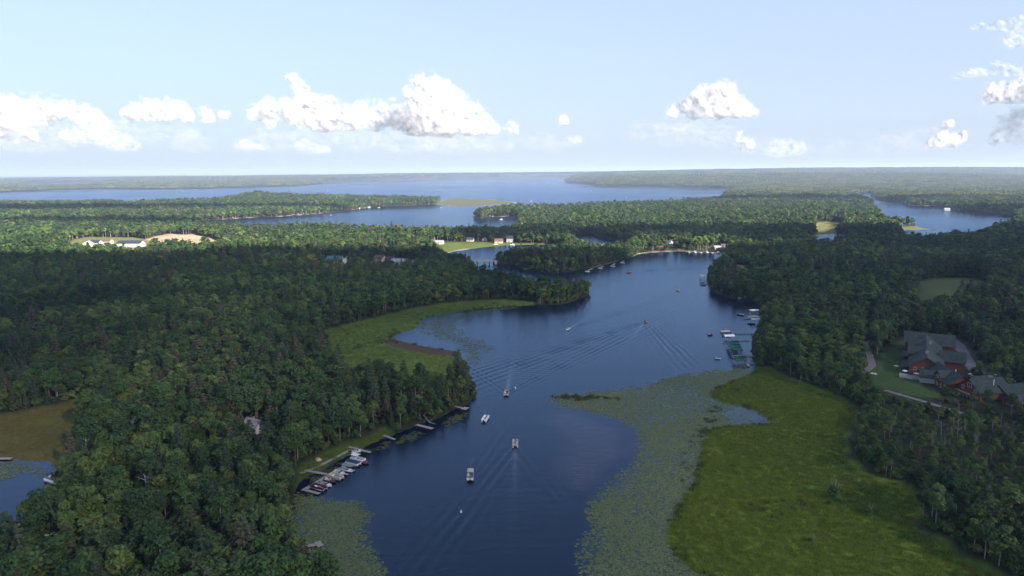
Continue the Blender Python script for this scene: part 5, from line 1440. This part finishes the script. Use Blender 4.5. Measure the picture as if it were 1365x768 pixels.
# ------------------------------------------------------------------ the log lodge
zl = 1.2
lodge = thing("log_lodge", "large log lodge with green shingled roofs beside the lawn", "building", (232.0, 350.0, zl))
A_RZ = R(-30)
def wl_(side, L, n, zs, w=1.5, h=1.7, skip=()): return [(side, (i + 0.5 - n / 2) * L / n, z, w, h) for z in zs for i in range(n) if i not in skip]
block(lodge, (243.5, 395.0), 62, 16, zl, 7.6, 12.6, A_RZ, LOG, ROOF_G, wl_('l', 60, 11, (3.2, 6.2)) + wl_('f', 14, 4, (3.0, 6.0)) + wl_('r', 60, 9, (3.2, 6.2)), 0.9)
block(lodge, (262.0, 423.0), 26, 15, zl, 8.0, 13.2, A_RZ + R(90), LOG, ROOF_G, wl_('f', 12, 3, (3.2, 6.2)) + wl_('b', 12, 3, (3.2, 6.2)), 0.9)
for (dx, dy) in ((236.5, 392.0), (247.0, 410.0)):   # gabled dormers on the long slope
    block(lodge, (dx, dy), 9, 7.5, 7.6, 9.6, 12.9, A_RZ + R(90), LOG, ROOF_G, [('b', 0, 8.9, 2.4, 1.5)], 0.6, "dormer_roof")
block(lodge, (252.0, 384.0), 12, 9, zl, 7.2, 11.8, A_RZ + R(90), LOG, ROOF_G, [('f', 0, 6.0, 2.0, 1.7), ('f', 0, 3.2, 2.0, 1.7)], 0.7)
def lean_to(c, L, Wd, z0, z1, rz, m_, name):
    b = MB(); b.prism([(-Wd / 2, z0), (Wd / 2, z1), (Wd / 2, z1 + 0.2), (-Wd / 2, z0 + 0.2)], -L / 2, L / 2); o = b.build(name, m_, lodge)
    o.location = (c[0] - 232, c[1] - 350, -zl); o.rotation_euler = (0, 0, rz); return o
lean_to((226.5, 384.5), 17, 5.0, 4.3, 5.6, A_RZ, ROOF_G, "porch_roof"); lean_to((238.0, 405.0), 15, 5.0, 4.6, 5.9, A_RZ, ROOF_G, "porch_roof")
for i in range(6):   # porch posts
    t = -8 + i * 3.2; x, y = 226.5 - 2.3 * math.cos(A_RZ) - t * math.sin(A_RZ), 384.5 - 2.3 * math.sin(A_RZ) + t * math.cos(A_RZ)
    MB().bar((x - 232, y - 350, -0.6), (x - 232, y - 350, 3.2), 0.2, 8).build("porch_post", LOG, lodge)
# raised deck at the front corner
dk = MB().box((220.5 - 232, 368.5 - 350, 0.75), (12, 10, 0.25), A_RZ).build("deck", GREYW, lodge)
for s in range(7):
    x, y = 215.2 + s * 1.75 * math.cos(A_RZ), 366.5 + s * 1.75 * math.sin(A_RZ)
    MB().box((x - 232, y - 350, 1.35), (0.12, 0.12, 1.1), A_RZ).build("baluster", TRIM, dk)
MB().box((220.4 - 232, 363.6 - 350, 1.95), (11.6, 0.14, 0.12), A_RZ).build("handrail", TRIM, dk)
# middle wing
block(lodge, (231.5, 353.5), 26, 13.5, zl, 6.4, 10.6, R(-7), LOG, ROOF_G, wl_('l', 24, 6, (2.9, 5.2)), 0.8)
block(lodge, (227.5, 351.0), 7, 6.5, 6.2, 7.8, 10.4, R(83), LOG, ROOF_G, [('b', 0, 7.4, 2.0, 1.4)], 0.5, "dormer_roof")
block(lodge, (224.8, 359.5), 9, 8, zl, 5.2, 8.2, R(60), GREYS, ROOF_G, [('b', -2, 3.4, 1.8, 1.8), ('b', 2, 3.4, 1.8, 1.8)], 0.6)
# gabled end block facing the lawn, with its pillars and balcony
block(lodge, (237.0, 334.0), 17, 14, zl, 6.6, 11.4, R(-82), LOG, ROOF_G, [('f', t, 3.0, 1.6, 1.9) for t in (-5, -2.5, 0, 2.5, 5)] + [('f', t, 6.4, 1.5, 1.9) for t in (-4, 4)] + [('f', 0, 8.4, 2.4, 2.2)], 1.0)
bc = MB().box((226.6 - 232, 332.9 - 350, 2.75), (2.0, 8.0, 0.2), R(8)).build("balcony", LOG, lodge)
for i in range(9): 
    t = -3.8 + i * 0.95; MB().box((225.7 - 232 - t * math.sin(R(8)), 332.8 - 350 + t * math.cos(R(8)), 3.35), (0.1, 0.1, 1.0), R(8)).build("baluster", TRIM, bc)
MB().box((225.7 - 232, 332.8 - 350, 3.9), (0.12, 8.0, 0.1), R(8)).build("handrail", TRIM, bc)
for i in range(6):
    t = -6.2 + i * 2.45; MB().box((227.0 - 232 - t * math.sin(R(8)), 333.0 - 350 + t * math.cos(R(8)), 0.7), (0.75, 0.75, 3.6), R(8), 0.8).build("stone_pillar", STONE, lodge)
block(lodge, (248.0, 331.5), 13, 11, zl, 5.6, 9.0, R(-78), LOG, ROOF_G, [('r', -3, 3.4, 1.6, 1.8), ('r', 2, 3.4, 1.6, 1.8), ('l', 0, 3.4, 1.6, 1.8)], 0.8)
block(lodge, (240.5, 343.5), 10, 9, zl, 6.0, 9.6, R(-80), LOG, ROOF_G, None, 0.6)
# entrance hall
block(lodge, (246.0, 319.0), 13, 12, zl, 4.8, 7.6, R(-70), LOG, ROOF_D, [('f', -2.5, 3.0, 1.8, 1.8), ('f', 2.5, 3.0, 1.8, 1.8)], 1.0)
for c in ((233.0, 377.0, 14.2), (250.0, 402.0, 13.6), (241.0, 336.0, 12.0)):
    MB().box((c[0] - 232, c[1] - 350, c[2] - zl - 1.6), (1.5, 1.1, 3.2), A_RZ).build("chimney", STONE, lodge)
for c in ((246, 399.5), (236, 382), (238.5, 330), (231, 348)):
    MB().bar((c[0] - 232, c[1] - 350, 9.0 - zl), (c[0] - 232, c[1] - 350, 12.0 - zl), 0.16, 6).build("vent_pipe", WHITE, lodge)
def umbrella(loc, label, m_, group=None):
    o = thing("patio_umbrella", label, "umbrella", loc, 0, group); MB().bar((0, 0, 0), (0, 0, 2.5), 0.04, 6).build("pole", ALU, o)
    b = MB(); n = 8; v = [(0, 0, 2.75)] + [(1.5 * math.cos(i * 6.283 / n), 1.5 * math.sin(i * 6.283 / n), 2.2) for i in range(n)]; b.add(v, [(0, i + 1, (i + 1) % n + 1) for i in range(n)]); b.build("canopy", m_, o)
for c in ((218.5, 372.0), (222.0, 366.5), (224.5, 361.0)): umbrella((c[0], c[1], zl + 0.9 - 0.02), "white patio umbrella on the log lodge's deck", WHITE, "white umbrellas on the lodge deck")
umbrella((219.5, 382.5, ground_z(219.5, 382.5)), "tan patio umbrella on the lawn by the lodge porch", TANV)
def chair_set(px, py, label, group=None):
    p = at(px, py); o = thing("picnic_table", label, "picnic table", p, 0.5, group)
    MB().box((0, 0, 0.75), (2.0, 0.8, 0.08)).build("table_top", WHITE, o)
    for s in (-1, 1): MB().box((0, s * 0.75, 0.45), (2.0, 0.3, 0.07)).build("bench", WHITE, o)
    for s in (-1, 1):
        b = MB(); b.bar((s * 0.7, -0.8, 0), (s * 0.7, -0.25, 0.74), 0.06, 4); b.bar((s * 0.7, 0.8, 0), (s * 0.7, 0.25, 0.74), 0.06, 4); b.bar((s * .7, -.85, .42), (s * .7, .85, .42), .05, 4); b.build("leg", WHITE, o)
chair_set(1162, 499, "white picnic table on the lawn beside the trees", "pair of white picnic tables"); chair_set(1166, 499.5, "white picnic table on the lawn beside the trees", "pair of white picnic tables")
# cars behind the lodge
def car(x, y, rz, label, m_, group=None):
    o = thing("parked_car", label, "car", (x, y, ground_z(x, y) + 0.02), rz, group)
    b = MB(); b.prism([(-2.3, .35), (2.3, .35), (2.32, .75), (2.15, .92), (0.9, 1.0), (-1.9, 1.02), (-2.3, .85)], -0.9, 0.9, 'x'); bd = b.build("body", m_, o)
    b = MB(); b.add([(-.82, -1.75, 1.0), (.82, -1.75, 1.0), (.82, 1.0, .98), (-.82, 1.0, .98), (-.66, -1.2, 1.52), (.66, -1.2, 1.52), (.66, .3, 1.52), (-.66, .3, 1.52)], [(0, 1, 5, 4), (1, 2, 6, 5), (2, 3, 7, 6), (3, 0, 4, 7)]); b.build("windows", TINT, o)
    MB().box((0, -0.45, 1.545), (1.3, 1.5, 0.05)).build("roof", m_, o)
    for sx in (-1, 1):
        for sy in (-1.4, 1.4):
            w = MB().bar((sx * 0.72, sy, 0.33), (sx * 0.92, sy, 0.33), 0.33, 12).build("wheel", DARK, o); MB().bar((sx * 0.92, sy, 0.33), (sx * 0.935, sy, 0.33), 0.19, 8).build("rim", ALU, w)
        MB().box((sx * 0.65, 2.31, 0.68), (0.4, 0.04, 0.14)).build("headlight", WHITE, bd)
for i, (px_, py_, rz, m_, nm) in enumerate(((1297, 502, 0.4, WHITE, "white car parked behind the lodge's gabled end"), (1325, 504, 0.9, WHITE, "white van sized car parked at the bend of the lodge drive"), (1328, 508, 0.9, NAVY, "dark blue car parked at the bend of the lodge drive"),
        (1272, 462, -0.5, DARK, "black car parked at the far end of the lodge lot"), (1277, 474, -0.5, REDP, "red car parked beside the lodge's long wing"), (1349, 522, 0.9, ALU, "silver car parked by the lodge's entrance hall"))):
    q = G(px_, py_, 2.0); car(q[0], q[1], rz, nm, m_)

# ------------------------------------------------------------------ paths, road, bridge, pole
def ribbon(name, pts, w, m_, lift=0.06, kind="structure"):
    q = np.array([G(*p, 1.5) for p in pts]); t = [q[0]]
    for a, b in zip(q[:-1], q[1:]):
        n = max(1, int(np.linalg.norm(b - a) / 2.0)); t += [a + (b - a) * (i + 1) / n for i in range(n)]
    t = np.array(t)
    for _ in range(3): t[1:-1] = (t[:-2] + 2 * t[1:-1] + t[2:]) / 4
    d = np.gradient(t, axis=0); d /= np.linalg.norm(d, axis=1)[:, None]; nn = np.stack([-d[:, 1], d[:, 0]], 1)
    offs = (-w / 2, -w / 6, w / 6, w / 2)
    rows = [t + nn * o for o in offs]
    Z = [height(r[:, 0], r[:, 1], shore(r[:, 0], r[:, 1])) for r in rows]
    zt = np.maximum(np.max(Z, axis=0), 0.15) + lift
    V = np.concatenate([np.stack([r[:, 0], r[:, 1], zt], 1) for r in rows]); n = len(t)
    Q = [(k * n + i, k * n + i + 1, (k + 1) * n + i + 1, (k + 1) * n + i) for k in range(3) for i in range(n - 1)]
    return tag(obj(name, np_mesh(name, V, np.array(Q), [m_])), kind=kind)
PAVE = mat("pale_asphalt", (0.16, 0.145, 0.145), 0.9, 0, 0.2, 0.15, 0.5)
DIRT = mat("bare_earth", (0.24, 0.17, 0.12), 0.95, 0, 0.1, 0.3, 0.4)
ribbon("path", [(1179, 521), (1200, 527), (1243, 540), (1300, 558)], 3.2, PAVE, 0.10)
ribbon("driveway", [(1151, 498), (1163, 488), (1158, 470), (1163, 440), (1168, 412)], 4.0, PAVE, 0.12)
ribbon("driveway", [(1262, 448), (1278, 460), (1288, 480), (1300, 497), (1330, 511), (1365, 524)], 6.5, PAVE, 0.15)
ribbon("shore_path", [(400, 628), (408, 625), (429, 616), (448, 606), (467, 596)], 1.6, mat("worn_boards", (0.30, 0.26, 0.23), 0.9, 0, 0.1, 0.25, 1.0), 0.10)
ribbon("road", [(604, 364), (613, 358.5), (629, 352.2)], 7.0, PAVE, 0.5)
ribbon("dirt_clearing", [(338, 344), (352, 338), (372, 335.5), (392, 334.5)], 9.0, DIRT, 0.15)
ribbon("gravel_lot", [(512, 352), (530, 350), (552, 349.5)], 14.0, mat("gravel_grey", (0.36, 0.33, 0.30), 0.95, 0, 0.1, 0.15, 0.5), 0.15)
ribbon("road", [(190, 289), (196, 293.5), (206, 300)], 12.0, PAVE, 0.15)
ribbon("road", [(905, 332.5), (925, 328), (945, 318), (955, 304)], 8.0, DIRT, 0.2)
def bridge():
    a, b = np.array(G(627.5, 347.6, 5.0)), np.array(G(658.5, 347.2, 5.0)); u = (b - a); L = float(np.linalg.norm(u)); rz = math.atan2(u[1], u[0]); c = (a + b) / 2
    o = thing("road_bridge", "low concrete road bridge over the narrow channel between pond and river", "bridge", (c[0], c[1], 0), rz)
    MB().box((0, 0, 4.55), (L + 4, 8.0, 0.8)).build("deck", mat("concrete", (0.36, 0.34, 0.32), 0.9, 0, 0.2, 0.12, 0.4), o)
    for s in (-1, 1):
        b_ = MB(); b_.box((0, s * 3.9, 5.5), (L + 4, 0.14, 0.22)); b_.box((0, s * 3.9, 5.15), (L + 4, 0.1, 0.12)); n = 14
        for i in range(n): b_.box((-L / 2 + L * (i + .5) / n, s * 3.9, 5.2), (0.16, 0.12, 0.6))
        b_.build("railing", MATS["concrete"], o)
    for t in (-0.22, 0.08, 0.30):
        b_ = MB(); b_.box((t * L, 0, 1.5), (1.5, 6.6, 5.3)); b_.box((t * L, 0, 3.98), (2.0, 7.4, 0.4)); b_.build("pier", mat("dark_concrete", (0.10, 0.10, 0.10), 0.9), o)
    for s in (-1, 1): MB().box((s * (L / 2 + 2.6), 0, 1.9), (4.2, 9.0, 5.8), 0, 0.92).build("abutment", MATS["concrete"], o)
bridge()
def power_pole():
    p = at(79, 768); o = thing("power_pole", "wooden power pole with two crossarms rising from the dense wood", "power pole", p, 0.35)
    h = 13.5; MB().bar((0, 0, -0.5), (0, 0, h), 0.2, 8, 0.14).build("pole", POST, o)
    for z, w in ((h - 0.6, 4.6), (h - 1.9, 1.8)):
        c = MB().box((0, 0.2, z), (w, 0.16, 0.22)).build("crossarm", GREYW, o)
        for s in (-0.45, -0.15, 0.15, 0.45): MB().bar((s * w, 0.2, z + 0.1), (s * w, 0.2, z + 0.42), 0.07, 6).build("insulator", GREYC, c)
power_pole()
# tan tarp covered heap by the shore path, fallen and leaning trunks, marsh shrubs
p = at(424, 614); v, f = ICO2; nn = v * np.array([1.5, 1.2, 1.15]) * (1 + 0.18 * vnoise(v[:, 0] * 2 + 5, v[:, 1] * 2 + v[:, 2] + 5, 1.0, 5))[:, None]; nn[nn[:, 2] < 0, 2] *= 0.3
tag(obj("tarp_heap", np_mesh("tarp_heap", nn + np.array([0, 0, 0.3]), f, [mat("tan_tarp", (0.42, 0.29, 0.20), 0.9, 0, 0.1, 0.2, 1.0)], True), None, p), "tan tarp covered heap beside the shore path", "tarp")
a, b, c = at(562, 553), wat(572.5, 563.5, 0.5), wat(581, 565, 0.1)
fl = thing("fallen_tree", "bleached fallen tree reaching from the bank into the water", "tree", a)
rel = lambda q: tuple(np.array(q) - np.array(a))
m0 = MB(); m0.bar((0, 0, 0.6), rel(b), 0.3, 7, 0.2); m0.bar(rel(b), rel(c), 0.2, 6, 0.07); m0.build("trunk", DEADW, fl)
m1 = MB(); m1.bar(rel(b), (rel(b)[0] + 2.0, rel(b)[1] + 1.2, rel(b)[2] + 1.8), 0.1, 4, 0.03); m1.build("branch", DEADW, fl)
def marsh_shrub(px, py, label, k):
    p = at(px, py); o = thing("marsh_shrub", label, "shrub", p, random.uniform(0, 6)); o.scale = (k, k, k)
    obj("crown", SHRUBS[2], o); b = MB()
    for i in range(4): b.bar((0, 0, -.2), (math.cos(i * 1.7) * .9, math.sin(i * 1.7) * .9, 4.2 + i * .35), .09, 4, .03)
    b.build("stem", DEADW, o)
marsh_shrub(1112, 664, "lone scraggly shrub standing highest in the sedge marsh", 1.5); marsh_shrub(1159, 688, "low twiggy shrub in the sedge marsh near the wood", 0.9)
marsh_shrub(1080, 722, "tiny leafy shrub in the open sedge marsh", 0.5); marsh_shrub(1105, 672, "small bush at the foot of the lone marsh shrub", 0.5)
